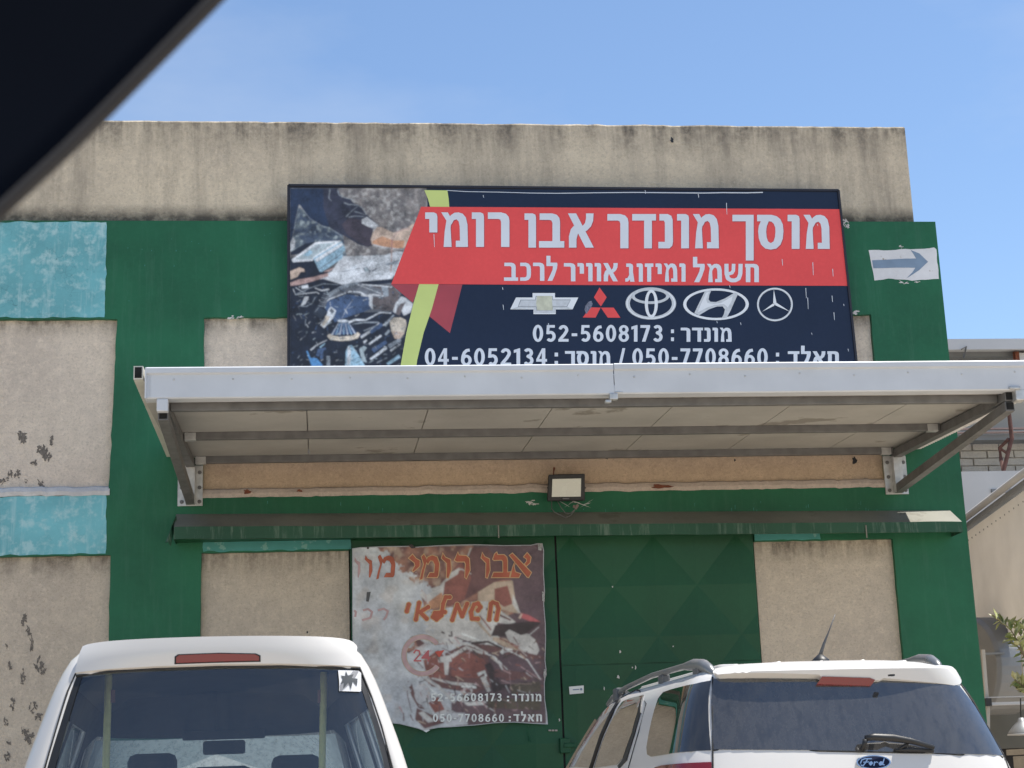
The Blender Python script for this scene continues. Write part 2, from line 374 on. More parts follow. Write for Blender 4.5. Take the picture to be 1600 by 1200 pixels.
# parapet with a worn top edge
pb = MB(); n = 150; xs = [XL + (6.34 - XL) * i / n for i in range(n + 1)]
zt = [8.172 + .012 * noise.noise(Vector((x * 3, 1, 1))) + .010 * noise.noise(Vector((x * 11, 4, 1))) for x in xs]
vs = []
for x, z in zip(xs, zt):
    x2 = 6.34 if x > 6.33 else x
    vs += [(x2, YW + .07, 7.03), (x2, YW + .07, z - .02), (x2, YW + .09, z), (x2, YW + .33, z), (x2, YW + .33, 7.03)]
pb.add(vs, [(i * 5 + k, i * 5 + k + 1, i * 5 + 6 + k, i * 5 + 5 + k) for i in range(n) for k in range(4)] + [(n * 5, n * 5 + 1, n * 5 + 2, n * 5 + 3, n * 5 + 4)])
pb.box(6.09, 6.339, YW + .331, 32, 7.03, 8.12)
pb.build('parapet', CONC_P, BLD)
def wallsheet(name, polys, mat, y=YW - .002, parent=BLD, a=.008, holes=(), kind=None):
    b = MB()
    for i, p in enumerate(polys): sheet(b, [jit(p, .05, a, seed=i * 3 + len(name))] if a else [p], lambda x, z: (x, y, z))
    o = b.build(name, mat, parent); return tag(o, kind=kind)
wallsheet('turquoise_paint_band', [rect(XL, -2.105, 6.035, 7.035)], TURQ)
wallsheet('turquoise_paint_band', [rect(XL, -2.045, 3.675, 4.245)], TURQ)
wallsheet('teal_paint_patch', [rect(-1.12, .295, 3.672, 3.80)], TEAL)
wallsheet('teal_paint_patch', [rect(4.34, 5.02, 3.676, 3.80)], TEAL)
def PX(pts, Y): return [(lambda q: (q.x, q.z))(P(a, b, Y)) for a, b in pts]
def Z8(pts): return [(1300 + x / 4, 300 + y / 4) for x, y in pts]
WHITEP = painted('white_sign_paint', (.60, .60, .61, 1), (.34, .30, .25, 1), wear=.66, scale=9)
wallsheet('arrow_ground', [PX(Z8([(232, 365), (430, 360), (640, 349), (652, 360), (668, 545), (560, 548), (500, 557), (425, 545), (350, 542), (262, 556), (248, 460)]), YW)], WHITEP, a=.006)
wallsheet('arrow_marking', [PX(Z8([(250, 428), (400, 420), (525, 416), (508, 388), (490, 363), (545, 385), (600, 436), (545, 488), (465, 541), (500, 505), (520, 474), (400, 474), (258, 478)]), YW)],
          plain('grey_blue_arrow_paint', (.17, .24, .33, 1), .7, var=.1, scale=8), y=YW - .004, a=.001)
# plaster sills on the ledges
def sill(x0, x1, z0, z1, y0, y1, mat, name, seed, amp=1.):
    b = MB(); n = int((x1 - x0) / .05); vs = []
    for i in range(n + 1):
        x = x0 + (x1 - x0) * i / n; k = amp * (noise.noise(Vector((x * 5, seed, 0))) + .6 * noise.noise(Vector((x * 17, seed, 2))))
        vs += [(x, y1, z1 + .02 + k * .02), (x, y0 + .02, z1 + k * .026), (x, y0 - k * .010, (z0 + z1) / 2 + k * .016), (x, y0 + .004, z0 + k * .022), (x, y1, z0 - .01)]
    b.add(vs, [(i * 5 + j, i * 5 + j + 1, i * 5 + 6 + j, i * 5 + 5 + j) for i in range(n) for j in range(4)]); return b.build(name, mat, BLD)
sill(XL + .3, -2.02, 4.245, 4.325, YW - .012, YW + .06, WPLAST, 'plaster_ledge', 3)
sill(-1.14, 5.76, 4.20, 4.28, YW - .008, YW + .06, SILLM, 'plaster_ledge', 9, .55)
RUSTM = plain('rust', (.16, .05, .025, 1), .9, var=.35, scale=20)
STAIN = plain('dark_mould_stain', (.15, .13, .11, 1), .95, var=.4, scale=40)
def blob(px, py, rx, ry, Y, seed, rough=.35, rot=0.):
    out = []
    for k in range(22):
        a = 2 * math.pi * k / 22; r = 1 + rough * 2 * noise.noise(Vector((math.cos(a) * 1.7, math.sin(a) * 1.7, seed)))
        x, y = math.cos(a) * rx * r, math.sin(a) * ry * r
        out.append((px + x * math.cos(rot) - y * math.sin(rot), py + x * math.sin(rot) + y * math.cos(rot)))
    return PX(out, Y)
def blobs(name, spec, mat, y, frag=0, parent=BLD):
    polys = []
    for i, (x, yy, rx, ry) in enumerate(spec):
        if frag:
            for k in range(frag):
                a = random.uniform(0, 6.28); d = random.random() ** .6
                polys.append(blob(x + math.cos(a) * rx * d, yy + math.sin(a) * ry * d, rx * random.uniform(.12, .5), ry * random.uniform(.12, .5), y, i * 7 + k, .6, random.uniform(-.6, .6)))
        else: polys.append(blob(x, yy, rx, ry, y, i * 1.7 + 5, .5))
    b = MB()
    for i, p in enumerate(polys): sheet(b, [p], lambda x, z: (x, y - i * .00002, z))
    return tag(b.build(name, mat, parent), kind='stuff')
blobs('mould_stain', [(35, 680, 9, 12), (66, 703, 7, 10), (72, 712, 6, 9), (80, 690, 5, 7), (53, 722, 4, 5), (18, 740, 5, 6), (27, 741, 5, 7), (64, 757, 6, 8), (55, 767, 5, 4), (40, 752, 3, 3), (4, 752, 4, 5), (12, 748, 3, 3)], STAIN, YW + .053, 9)
blobs('mould_stain', [(37, 970, 6, 9), (45, 983, 5, 8), (62, 1040, 5, 12), (50, 1005, 3, 12), (66, 1050, 5, 6), (52, 1105, 6, 9), (60, 1118, 5, 8), (45, 1150, 8, 14), (36, 1142, 4, 6), (36, 1055, 4, 10), (34, 1065, 3, 4), (10, 1010, 2, 4), (15, 1040, 3, 8), (20, 1100, 4, 9), (8, 1130, 4, 7), (12, 1180, 5, 8), (14, 1160, 3, 4)], STAIN, YW + .053, 9)
blobs('rust_patch', [(386, 768, 6, 3.2), (468, 767, 4, 2), (1032, 760, 16, 2.4)], RUSTM, YW - .032, 0)
blobs('dark_hole', [(1335, 719, 4, 5), (948, 716, 1.6, 1.8), (1148, 719, 1.4, 1.6), (1050, 219, 3, 3.5), (480, 988, 1.3, 1.5)], BLACK, YW + .053, 0)
blobs('flaked_paint', [(368, 495, 11, 3), (1340, 489, 10, 3), (1328, 490, 5, 2), (830, 785, 10, 4), (900, 786, 28, 1.6), (1408, 386, 4, 2), (1414, 442, 8, 2.5), (1436, 441, 7, 1.6), (1316, 347, 9, 6), (1322, 352, 5, 5)], WPLAST, YW - .003, 6)
# thin scratch marks of old paint showing through the green
sc = MB()
for i in range(46):
    x = random.uniform(330, 1380); y = random.uniform(782, 798) if i < 30 else random.uniform(360, 480)
    if i >= 30: x = random.uniform(185, 440)
    L = random.uniform(1, 7) if i < 30 else random.uniform(.6, 2.2)
    sheet(sc, [PX([(x, y), (x + random.uniform(.4, 1.0), y), (x + random.uniform(.4, .9), y + L), (x + .1, y + L)], YW - .0025)], lambda a, b: (a, YW - .0025, b))
tag(sc.build('paint_scratch', TEAL, BLD), kind='stuff')

# doors with pressed diamond relief
def clip(poly, x0, x1, z0, z1):
    for ax, lim, s in ((0, x0, 1), (0, x1, -1), (1, z0, 1), (1, z1, -1)):
        out = []
        for i in range(len(poly)):
            a, b = poly[i - 1], poly[i]; da, db = s * (a[ax] - lim), s * (b[ax] - lim)
            if (da >= 0) != (db >= 0):
                k = da / (da - db); out.append(tuple(a[j] + (b[j] - a[j]) * k for j in range(3)))
            if db >= 0: out.append(b)
        poly = out
        if not poly: return []
    return poly
def door_leaf(x0, x1, cxo):
    root_y = YW + .035; b = MB(); hx, hz, D = .42, .50, .024
    for i in range(-7, 8):
        for j in range(-5, 9):
            if (i + j) % 2: continue
            cx, cz = cxo + i * hx, 3.25 + (j - 4) * hz
            if j > 5 or True:
                c = (cx, cz, -D); q = [(cx - hx, cz, 0), (cx, cz - hz, 0), (cx + hx, cz, 0), (cx, cz + hz, 0)]
                for k in range(4):
                    for z0, z1 in ((.08, 2.485), (2.495, 3.93)):
                        p = clip([c, q[k], q[(k + 1) % 4]], x0, x1, z0, z1)
                        if len(p) > 2: b.add([(u, root_y + d, v) for u, v, d in p], [tuple(range(len(p)))])
    b.box(x0, x1, root_y + .004, root_y + .05, .06, 3.93)
    return b.build('door_leaf', DOORG, BLD, fix=False)
l1 = door_leaf(.292, 2.314, 3.31 - 2 * .84); l2 = door_leaf(2.334, 4.328, 3.31)
b = MB(); b.box(2.30, 2.348, YW + .0405, YW + .12, .06, 3.93); b.build('door_gap', HOLE, BLD)
s = MB(); s.prism([P(889, 1073, YW), P(912, 1071, YW), P(912, 1083, YW), P(890, 1085, YW)], (0, -.004, 0)); s = s.build('notice_label', plain('label_white', (.62, .63, .62, 1), .5), l2)
s.location.y = 0
s = MB(); s.prism([P(895, 1077, YW - .006), P(905, 1076.4, YW - .006), P(905, 1078, YW - .006), P(895, 1078.6, YW - .006)], (0, -.001, 0)); s.lathe(P(908, 1077, YW - .005), (0, -1, 0), [(0, .003), (.012, .003), (.012, 0)], 10); s.build('label_print', plain('label_ink', (.15, .2, .28, 1)), l2)
s = MB()
for k in range(3): s.prism([P(857 + k * 5, 1140, YW), P(861 + k * 5, 1140, YW), P(861 + k * 5, 1142.5, YW), P(857 + k * 5, 1142.5, YW)], (0, -.003, 0))
s.build('small_plate', plain('dull_plate', (.35, .30, .27, 1)), l1)
s = MB(); c = P(883, 1165, YW + .01); s.box(c.x - .05, c.x + .05, YW - .02, YW + .03, c.z - .07, c.z + .07); s.box(c.x - .015, c.x + .1, YW - .04, YW - .0195, c.z - .02, c.z + .02); s.build('latch', DOORG, l2, bevel=.006)
# white chips on the right leaf
blobs('paint_chip', [(969, 1018, 1.5, 2), (966, 1058, 1.8, 2.5), (993, 1043, 1, 2.5), (944, 1076, 1, 2.5), (988, 1043, 1, 1), (957, 917, 1, 1.2), (874, 1125, 1, 2), (1052, 1010, 1, 1)], WPLAST, YW - .001, 0)
# torn wire at banner's foot
s = MB(); s.tube([P(826, 1133, YW - .03), P(824, 1142, YW - .03), P(827, 1152, YW - .03), (P(828, 1158, YW - .03))], [.004, .004, .005, .012], 6); s.build('hanging_string', DOORG, l1)

# ------------------------------------------------------------------ hood over the door
HD = thing('door_hood', (2.5, YW - .01, 3.8), 'long narrow dusty green sheet metal hood above the garage doors', 'door hood')
yh = 16.27
tl, tr_ = P(275, 803.5, YW), P(1484, 797.5, YW)
ml, mr = P(272, 823, yh), P(1503, 815, yh); bl, br = P(271, 842.5, yh), P(1505, 831, yh)
b = MB(); nn = 60
def lerp(a, c, k): return Vector(a) * (1 - k) + Vector(c) * k
vs = []
for i in range(nn + 1):
    k = i / nn; wv = .008 * noise.noise(Vector((k * 14, 0, 5)))
    vs += [lerp(tl, tr_, k) + Vector((0, -.003, 0)), lerp(ml, mr, k) + Vector((0, wv, wv))]
b.add(vs, [(i * 2, i * 2 + 1, i * 2 + 3, i * 2 + 2) for i in range(nn)])
b.build('hood_top', HOODT, HD, smooth=False)
b = MB(); vs = []
for i in range(nn + 1):
    k = i / nn; wv = .008 * noise.noise(Vector((k * 14, 0, 5))); w2 = .007 * noise.noise(Vector((k * 22, 3, 5)))
    vs += [lerp(ml, mr, k) + Vector((0, wv, wv)), lerp(bl, br, k) + Vector((0, w2, w2)), lerp(bl, br, k) + Vector((0, .02, 0))]
b.add(vs, [(i * 3 + j, i * 3 + j + 1, i * 3 + j + 4, i * 3 + j + 3) for i in range(nn) for j in (0, 1)])
b.add([tl, ml, bl, bl + Vector((0, YW - yh, .0))], [(0, 1, 2, 3)]); b.add([tr_, mr, br, br + Vector((0, YW - yh, 0))], [(0, 1, 2, 3)])
b.build('hood_fascia', HOODG, HD)
b = MB(); z0 = bl.z + .015
b.add([(bl.x, yh + .02, z0), (br.x, yh + .02, z0), (br.x, YW - .001, z0), (bl.x, YW - .001, z0)], [(0, 1, 2, 3)]); b.build('hood_underside', DOORG, HD)
b = MB(); b.prism([P(275, 806, 16.45), P(268, 822, 16.3), P(258, 848, 16.25), P(262, 846, 16.25), P(266, 853, 16.25), P(270, 835, 16.3), P(276, 824, 16.4)], (.004, .012, 0)); b.build('torn_flap', HOODG, HD)
for xx in (776, 1345):
    b = MB(); q = P(xx, 812, 16.4); b.box(q.x - .006, q.x + .006, 16.255, 16.262, P(xx, 841, yh).z, P(xx, 821, yh).z); b.build('sheet_joint', HOODT, HD)

# ------------------------------------------------------------------ canopy
CN = thing('entrance_canopy', (2.3, 16.5, 4.2), 'white fronted flat canopy on steel brackets across the whole garage entrance', 'canopy')
XA, XB = -1.245, 5.86            # side frames
PX0, PX1 = -1.375, 6.10          # gutter ends
def upan(Y): return 4.475 + (Y - 13.75) * .042   # underside of the roof panels
yf = 13.50
prof = [(yf, 4.735), (yf - .012, 4.745), (yf - .022, 4.735), (yf - .022, 4.695), (yf, 4.683), (yf, 4.497), (yf + .012, 4.488), (yf + .14, 4.488), (yf + .15, 4.50), (yf + .15, 4.60), (yf + .146, 4.60), (yf + .146, 4.505), (yf + .006, 4.505), (yf + .004, 4.73)]
for k, (x0, x1) in enumerate(((PX0, 2.43), (2.437, PX1))):
    b = MB(); b.prism([(x0, y, z - .034 + (0 if k == 0 else .004)) for y, z in prof], (x1 - x0, 0, 0)); b.build('gutter', GUTW, CN)
b = MB(); b.box(PX0 - .008, PX0 + .004, yf - .024, yf + .152, 4.452, 4.708); b.box(PX0 + .03, PX0 + .034, yf - .004, yf - .001, 4.466, 4.656); b.build('gutter_end_cap', GUTW, CN)
b = MB(); b.box(PX1 - .004, PX1 + .008, yf - .024, yf + .152, 4.452, 4.708); b.build('gutter_end_cap', GUTW, CN)
b = MB(); c = P(958, 622, yf + .03); b.box(c.x - .035, c.x + .035, yf - .01, yf + .05, c.z - .02, c.z + .035); b.box(c.x - .07, c.x - .02, yf + .0, yf + .06, c.z - .045, c.z - .019); b.box(c.x + .01, c.x + .08, yf - .006, yf + .05, c.z + .036, c.z + .05)
b.build('joint_clip', STEELL, CN, bevel=.006)
for k in range(16):
    b = MB(); b.lathe((PX0 + .22 + k * .47, yf - .001, 4.61 + .01 * math.sin(k * 3)), (0, -1, 0), [(.009, 0), (.007, .004), (0, .005)], 8); b.build('screw', STEELL, CN)
# roof panels, joints open by a centimetre
n = 7
edges = [-1.40, -.10, .93, 2.0, 3.05, 4.1, 5.15, 6.10]
for i in range(n):
    x0, x1 = edges[i] + .004, edges[i + 1] - .004
    b = MB(); y0, y1 = yf + .16, 16.56
    vs = [(x, y, z + upan(y)) for x in (x0, x1) for y, z in ((y0, 0), (y1, 0), (y1, .06), (y0, .06))]
    b.add(vs, [(0, 1, 2, 3), (7, 6, 5, 4), (0, 4, 5, 1), (1, 5, 6, 2), (2, 6, 7, 3), (3, 7, 4, 0)])
    b.build('roof_panel', PANW, CN)
b = MB(); b.box(edges[0], edges[-1], yf + .17, 16.55, 4.66, 4.67); b.build('roof_sheet', GUTW, CN)
# edge channels
CHANW = plain('cream_edge_trim', (.56, .54, .48, 1), .4)
for s, x in ((-1, -1.44), (1, 6.145)):
    b = MB(); a = Vector((x, yf + .02, 4.675)); c = Vector((x, 16.56, 4.66))
    b.beam(a, c, .075, .11); b.build('edge_channel', CHANW, CN)
    b = MB(); b.box(x - .028, x + .028, yf + .016, yf + .019, 4.63, 4.72); b.build('channel_opening', HOLE, CN)
# purlins
for y, za, zb, mat in ((13.76, None, None, STEEL), (15.15, None, None, STEEL), (16.50, None, None, STEEL)):
    b = MB(); z = upan(y) - .001; b.box(XA + .045, XB - .045, y - .03, y + .03, z - .068, z); b.build('purlin', STEEL, CN, bevel=.004)
    if y > 14:
        for x in (XA + .10, XB - .12):
            b = MB(); b.box(x - .05, x + .05, y - .034, y + .034, z - .074, z - .004); b.build('angle_cleat', STEELL, CN, bevel=.003)
for s, x in ((-1, XA), (1, XB)):
    b = MB(); a = Vector((x, 13.58, 4.425)); c = Vector((x, 16.56, 4.53)); b.beam(a, c, .08, .08); b.build('rafter', STEEL, CN, bevel=.003)
    b = MB(); b.box(x - .033, x + .033, 13.577, 13.5795, 4.392, 4.458); b.build('tube_opening', HOLE, CN)
    b = MB(); a = Vector((x + s * .002, 13.60, 4.340)); c = Vector((x, 16.55, 4.17)); b.beam(a, c, .08, .085); b.build('brace', STEEL, CN, bevel=.003)
    b = MB(); b.box(x - .031, x + .031, 13.589, 13.594, 4.31, 4.372); b.build('tube_opening', HOLE, CN)
    pl = MB(); pl.box(x - .125, x + .115, YW - .02, YW - .001, 4.12, 4.52); pl.box(x - .045, x + .045, YW - .10, YW - .0205, 4.13, 4.50); pl = pl.build('wall_plate', STEELL, CN, bevel=.002)
    for zz in (4.16, 4.30, 4.45):
        for xx in (x + s * .085, x - s * .085):
            b = MB(); b.lathe((xx, YW - .02, zz), (0, -1, 0), [(0, .016), (.012, .016), (.014, .006), (.02, .005), (.02, 0)], 8); b.build('bolt', STEEL, pl)
b = MB(); b.box(XA - .045, XA + .045, 13.50, 13.575, 4.35, 4.453); b.build('downpipe_stub', GUTW, CN, bevel=.008)
b = MB(); q = P(1592, 615, 13.6); b.box(q.x - .07, q.x + .02, 13.5, 13.62, q.z - .08, q.z + .02); b.box(q.x - .13, q.x - .03, 13.48, 13.5, q.z + .01, q.z + .04); b.build('gutter_bracket', STEELL, CN, bevel=.008)
# corrugated flashing beside the right hand rafter
b = MB(); nn = 44
vs = []
for i in range(nn * 4 + 1):
    y = 13.7 + 2.8 * i / (nn * 4); k = (0, 1, 1, 0)[i % 4] * .016
    z = upan(y) - .03 + k
    vs += [(5.99, y, z), (6.12, y, z + .01)]
b.add(vs, [(i * 2, i * 2 + 1, i * 2 + 3, i * 2 + 2) for i in range(nn * 4)]); b.build('corrugated_flashing', STEELL, CN)

# ------------------------------------------------------------------ floodlight
FL = thing('floodlight', tuple(P(884, 762, YW)), 'square black floodlight with pale front glass mounted on the wall above the door hood', 'floodlight')
b = MB(); fo = [P(857.5, 741.5, 16.42), P(914, 740, 16.42), P(914, 782, 16.46), P(855.5, 783, 16.46)]
b.prism(fo, (0, .05, .004)); b.build('housing', BLACK, FL, bevel=.008)
b = MB(); b.prism([P(863, 748.5, 16.418), P(908, 747.5, 16.418), P(907.5, 776, 16.449), P(862, 776.5, 16.449)], (0, -.004, 0)); b.build('front_glass', plain('pale_lamp_glass', (.62, .63, .56, 1), .25, var=.03), FL, bevel=.002)
b = MB(); q = P(884, 779, 16.44); b.box(q.x - .03, q.x + .035, q.y - .0015, q.y + .01, q.z - .006, q.z + .006); b.build('maker_mark', plain('grey_print', (.12, .12, .13, 1)), FL)
b = MB(); b.box(P(870, 760, YW).x, P(898, 760, YW).x, 16.48, YW - .0005, 4.24, 4.36); b.beam(P(856, 762, 16.45), P(860, 765, YW), .02, .01); b.beam(P(914, 762, 16.45), P(911, 765, YW), .02, .01); b.build('bracket', BLACK, FL)
WIRE = plain('grey_wire', (.12, .12, .115, 1), .6)
b = MB(); b.tube([P(862, 782, 16.5), P(862, 795, 16.4), P(866, 800, 16.38), P(876, 805, 16.38), P(884, 809, 16.37), P(892, 805, 16.37), P(898, 797, 16.38)], .0045, 6)
b.tube([P(871, 783, 16.5), P(876, 792, 16.4), P(884, 802, 16.38), P(892, 802, 16.37), P(899, 795, 16.38)], .004, 6); b.build('cable', WIRE, FL)
b = MB(); q = P(899, 795, 16.38); b.tube([q, q + Vector((.02, 0, .03)), q + Vector((.03, 0, .04))], [.014, .016, .01], 6); b.tube([q + Vector((-.015, 0, .01)), q + Vector((-.01, 0, .035))], .012, 6); b.build('wire_connector', plain('brown_connector', (.2, .15, .13, 1)), FL)
b = MB(); b.tube([P(865, 743, 16.5), P(865, 737, 16.56), P(866, 731, 16.58)], [.006, .006, .012], 6); b.build('cable', RUSTM, FL)
# ------------------------------------------------------------------ letters (drawn as unit glyphs: base 0, height 1)
def glyph(ch):
    """polygons, holes, advance"""
    G = {
    'ו': ([[(0, 1), (.25, 1), (.33, .96), (.35, .88), (.35, 0), (.12, 0), (.12, .81), (0, .81)]], [], .36),
    'י': ([[(0, 1), (.25, 1), (.33, .96), (.35, .88), (.35, .42), (.12, .42), (.12, .81), (0, .81)]], [], .36),
    'ר': ([[(0, 1), (.38, 1), (.52, .96), (.6, .87), (.62, .76), (.62, 0), (.38, 0), (.38, .72), (.36, .79), (.3, .81), (0, .81)]], [], .63),
    'ד': ([[(0, 1), (.7, 1), (.7, .81), (.58, .81), (.58, 0), (.35, 0), (.35, .81), (0, .81)]], [], .70),
    'ך': ([[(0, 1), (.62, 1), (.62, -.34), (.39, -.34), (.39, .81), (0, .81)]], [], .64),
    'ס': ([[(-.02, 1), (.4, 1), (.55, .96), (.66, .87), (.73, .72), (.75, .52), (.73, .3), (.66, .12), (.54, .01), (.38, -.02), (.22, .01), (.1, .12), (.03, .3), (.01, .52), (.03, .68), (.09, .81), (-.02, .81)]],
          [[(.32, .81), (.4, .80), (.47, .73), (.51, .62), (.515, .5), (.5, .34), (.46, .22), (.38, .17), (.3, .22), (.26, .34), (.245, .5), (.26, .66)]], .77),
    'מ': ([[(0, 1), (.19, 1), (.27, .86), (.3, .78), (.27, .55), (.3, 0), (.07, 0), (.1, .45), (.15, .76)],
           [(.2, .8), (.28, .92), (.38, .99), (.5, 1), (.62, .96), (.71, .85), (.755, .65), (.77, 0), (.42, 0), (.42, .18), (.54, .18), (.53, .6), (.5, .74), (.44, .8), (.36, .77), (.3, .66), (.22, .6)]], [], .78),
    'נ': ([[(0, 1), (.24, 1), (.35, .95), (.39, .83), (.4, .2), (.38, .08), (.3, 0), (-.03, 0), (-.03, .19), (.16, .19), (.16, .75), (.13, .81), (0, .81)]], [], .42),
    'א': ([[(0, 1), (.25, 1), (.79, 0), (.53, 0)], [(.55, 1), (.78, 1), (.765, .78), (.70, .62), (.58, .5), (.46, .44), (.42, .6), (.52, .72), (.55, .85)],
           [(.3, .52), (.22, .68), (.09, .54), (.03, .33), (.03, 0), (.26, 0), (.26, .25), (.3, .4), (.38, .45)]], [], .80),
    'ב': ([[(0, 1), (.38, 1), (.52, .96), (.6, .87), (.62, .76), (.62, .1), (.39, .1), (.39, .72), (.36, .79), (.3, .81), (0, .81)], [(-.02, .19), (-.02, 0), (.75, 0), (.75, .19)]], [], .76),
    'ח': ([[(0, 1), (.46, 1), (.6, .96), (.68, .87), (.7, .76), (.7, 0), (.47, 0), (.47, .72), (.44, .79), (.38, .81), (.27, .81), (.27, 0), (.04, 0), (.04, .81), (0, .81)]], [], .74),
    'ל': ([[(0, 1.38), (.22, 1.38), (.22, 1), (.58, 1), (.6, .9), (.58, .7), (.45, .3), (.32, 0), (.06, 0), (.2, .3), (.33, .6), (.36, .81), (0, .81)]], [], .60),
    'ז': ([[(0, 1), (.48, 1), (.48, .81), (.36, .81), (.36, 0), (.13, 0), (.13, .81), (0, .81)]], [], .50),
    'ג': ([[(.05, 1), (.28, 1), (.4, .95), (.44, .84), (.43, .55), (.52, 0), (.28, 0), (.21, .5), (.21, .81), (.05, .81)], [(0, 0), (0, .18), (.12, .2), (.2, .33), (.24, .45), (.34, .35), (.28, .15), (.16, .02)]], [], .54),
    'כ': ([[(0, 1), (.3, 1), (.46, .95), (.56, .82), (.59, .65), (.59, .35), (.56, .18), (.46, .05), (.3, 0), (0, 0), (0, .19), (.26, .19), (.34, .24), (.36, .35), (.36, .65), (.34, .76), (.26, .81), (0, .81)]], [], .60),
    ':': ([rect(.04, .24, .04, .26), rect(.04, .24, .52, .74)], [], .28), '-': ([rect(.03, .33, .33, .5)], [], .36),
    '/': ([[(0, -.12), (.15, -.12), (.38, 1.02), (.23, 1.02)]], [], .38),
    '7': ([[(0, 1), (.52, 1), (.52, .86), (.27, 0), (.08, 0), (.32, .83), (0, .83)]], [], .53), '1': ([[(.14, 0), (.33, 0), (.33, 1), (.28, 1), (0, .9), (0, .73), (.14, .77)]], [], .36),
    '4': ([[(.3, 1), (.47, 1), (.47, .38), (.56, .38), (.56, .22), (.47, .22), (.47, 0), (.29, 0), (.29, .22), (0, .22), (0, .36)]], [[(.29, .38), (.15, .38), (.29, .74)]], .57),
    }
    if ch in G: return G[ch]
    W = .175
    if ch == 'ש': return (stroke([(.11, 1), (.12, .45), (.19, .2), (.36, .1), (.56, .1), (.73, .2), (.81, .45), (.83, 1)], .21) + stroke([(.475, 1), (.46, .62), (.38, .5), (.16, .44)], .18), [], .95)
    if ch == '0': return ([ell(.28, .5, .28, .515, 32)], [ell(.28, .5, .10, .35, 24)], .56)
    if ch == '8': return ([ell(.28, .73, .26, .27, 26), ell(.28, .285, .28, .30, 26)], [ell(.28, .73, .095, .12, 18), ell(.28, .28, .105, .145, 18)], .56)
    if ch == '6': return (stroke([(.46, .9), (.3, .87), (.18, .74), (.11, .52), (.095, .33)], W) + [ell(.285, .305, .28, .32, 28)], [ell(.29, .3, .105, .165, 18)], .56)
    if ch == '2': return (stroke(arc(.27, .71, .18, .205, 165, -28, 12) + [(.32, .42), (.1, .14)], W) + [rect(.0, .55, 0, .165)], [], .56)
    if ch == '3': return (stroke(arc(.26, .735, .165, .185, 150, -60, 10) + [(.22, .53)], W) + stroke([(.2, .53), (.25, .53)] + arc(.265, .285, .185, .21, 60, -150, 12), W), [], .55)
    if ch == '5': return ([[(.07, 1), (.5, 1), (.5, .84), (.22, .84), (.2, .62), (.2, .45), (.04, .45)]] + stroke(arc(.27, .32, .19, .245, 120, -140, 14), W), [], .56)
    return ([], [], .3)
def text(s, x0, x1, yt, yb, gap=.10, slope=0.):
    """polygons and holes of a run of characters, left to right as they stand on the sign, in photo positions"""
    adv = [glyph(c)[2] for c in s]; tot = sum(adv) + gap * (len(s) - 1); k = (x1 - x0) / tot; h = yb - yt; x = 0; ps = []; hs = []
    for c, a in zip(s, adv):
        p, hh, _ = glyph(c)
        f = lambda q: (x0 + (x + q[0]) * k, yb - q[1] * h + slope * (x + q[0]) * k)
        ps.append([[f(q) for q in pp] for pp in p]); hs.append([[f(q) for q in pp] for pp in hh]); x += a + gap
    return list(zip(ps, hs))

# ------------------------------------------------------------------ main sign
YS = YW - .16
SG = thing('shop_sign', (2.6, YS, 5.5), 'wide dark blue signboard with red banner, Hebrew lettering and car emblems', 'sign')
def on(Y): return lambda px, py: P(px, py, Y)
LAY = [0]
def S(name, runs, mat, parent, Y, label=None, step=None, m=None):
    """flat print: runs = list of (polygons, holes)"""
    b = MB()
    for ps, hs in runs: sheet(b, ps, on(Y) if not callable(Y) else Y, holes=hs, step=step)
    o = b.build(name, mat, parent, label=label); return o
NAVY = painted('navy_sign_print', (.009, .018, .044, 1), (.09, .11, .15, 1), wear=.83, scale=12, rough=.42, bmp=.02, fade=.06)
SRED = painted('faded_red_print', (.68, .072, .070, 1), (.62, .3, .3, 1), wear=.84, scale=10, rough=.45, bmp=.02, fade=.05)
SRED2 = plain('dark_red_print', (.36, .05, .065, 1), .45)
SYEL = plain('lime_yellow_print', (.52, .60, .19, 1), .45, var=.04)
SWHT = plain('pale_letter_print', (.60, .63, .68, 1), .45, var=.04)
corners = [(450.5, 289.5), (1310, 297.5), (1341, 592), (450.5, 592)]
FRM = plain('dark_sign_frame', (.012, .012, .02, 1), .5)
b = MB(); b.prism([P(*c, YS) for c in corners], (0, .14, 0)); b.build('backing_board', FRM, SG)
def inset(k): return [(450.5 + k, 289.5 + k * 1.6), (1310 - k, 297.5 + k), (1341 - k, 592 - k), (450.5 + k, 592 - k)]
S('print_panel', [([inset(2.2)], [])], NAVY, SG, YS - .002)
# side frame strips
for a_, b_ in ((0, 1), (1, 2), (3, 0)):
    bb = MB(); p, q = P(*corners[a_], YS - .006), P(*corners[b_], YS - .006); bb.beam(p, q, .022, .022, Vector((0, 1, 0))); bb.build('frame_strip', FRM, SG)
b = MB()
tear = [(698, 297.5), (730, 299.4), (780, 300.2), (830, 301.6), (870, 302), (930, 301.2), (990, 300.6), (1050, 301.2), (1100, 301.6), (1130, 301), (1165, 301.3), (1192, 300.6)]
sheet(b, [taper(tear, .8, 1.6)], on(YS - .006)); b.build('torn_print_edge', SWHT, SG)
S('yellow_stripe', [([[(663, 297), (699, 297.4), (701, 310), (702, 324), (672, 323), (668.5, 310)]], [])], SYEL, SG, YS - .004)
S('yellow_stripe', [([[(655, 443.5), (685.5, 443.5), (675, 482), (662, 520), (652, 562), (648, 592), (622, 592), (627, 565), (635, 520), (645, 478)]], [])], SYEL, SG, YS - .004)
S('banner_fold', [([[(610.5, 444), (656, 444), (645, 473)]], []), ([[(684.5, 444.5), (722.5, 444.5), (703, 520.5), (670.5, 494)]], [])], SRED2, SG, YS - .0035)
S('red_banner', [([[(658, 323), (1312.5, 326.8), (1324, 446.6), (900, 445.3), (611.5, 443.6), (630, 395)]], [])], SRED, SG, YS - .006)
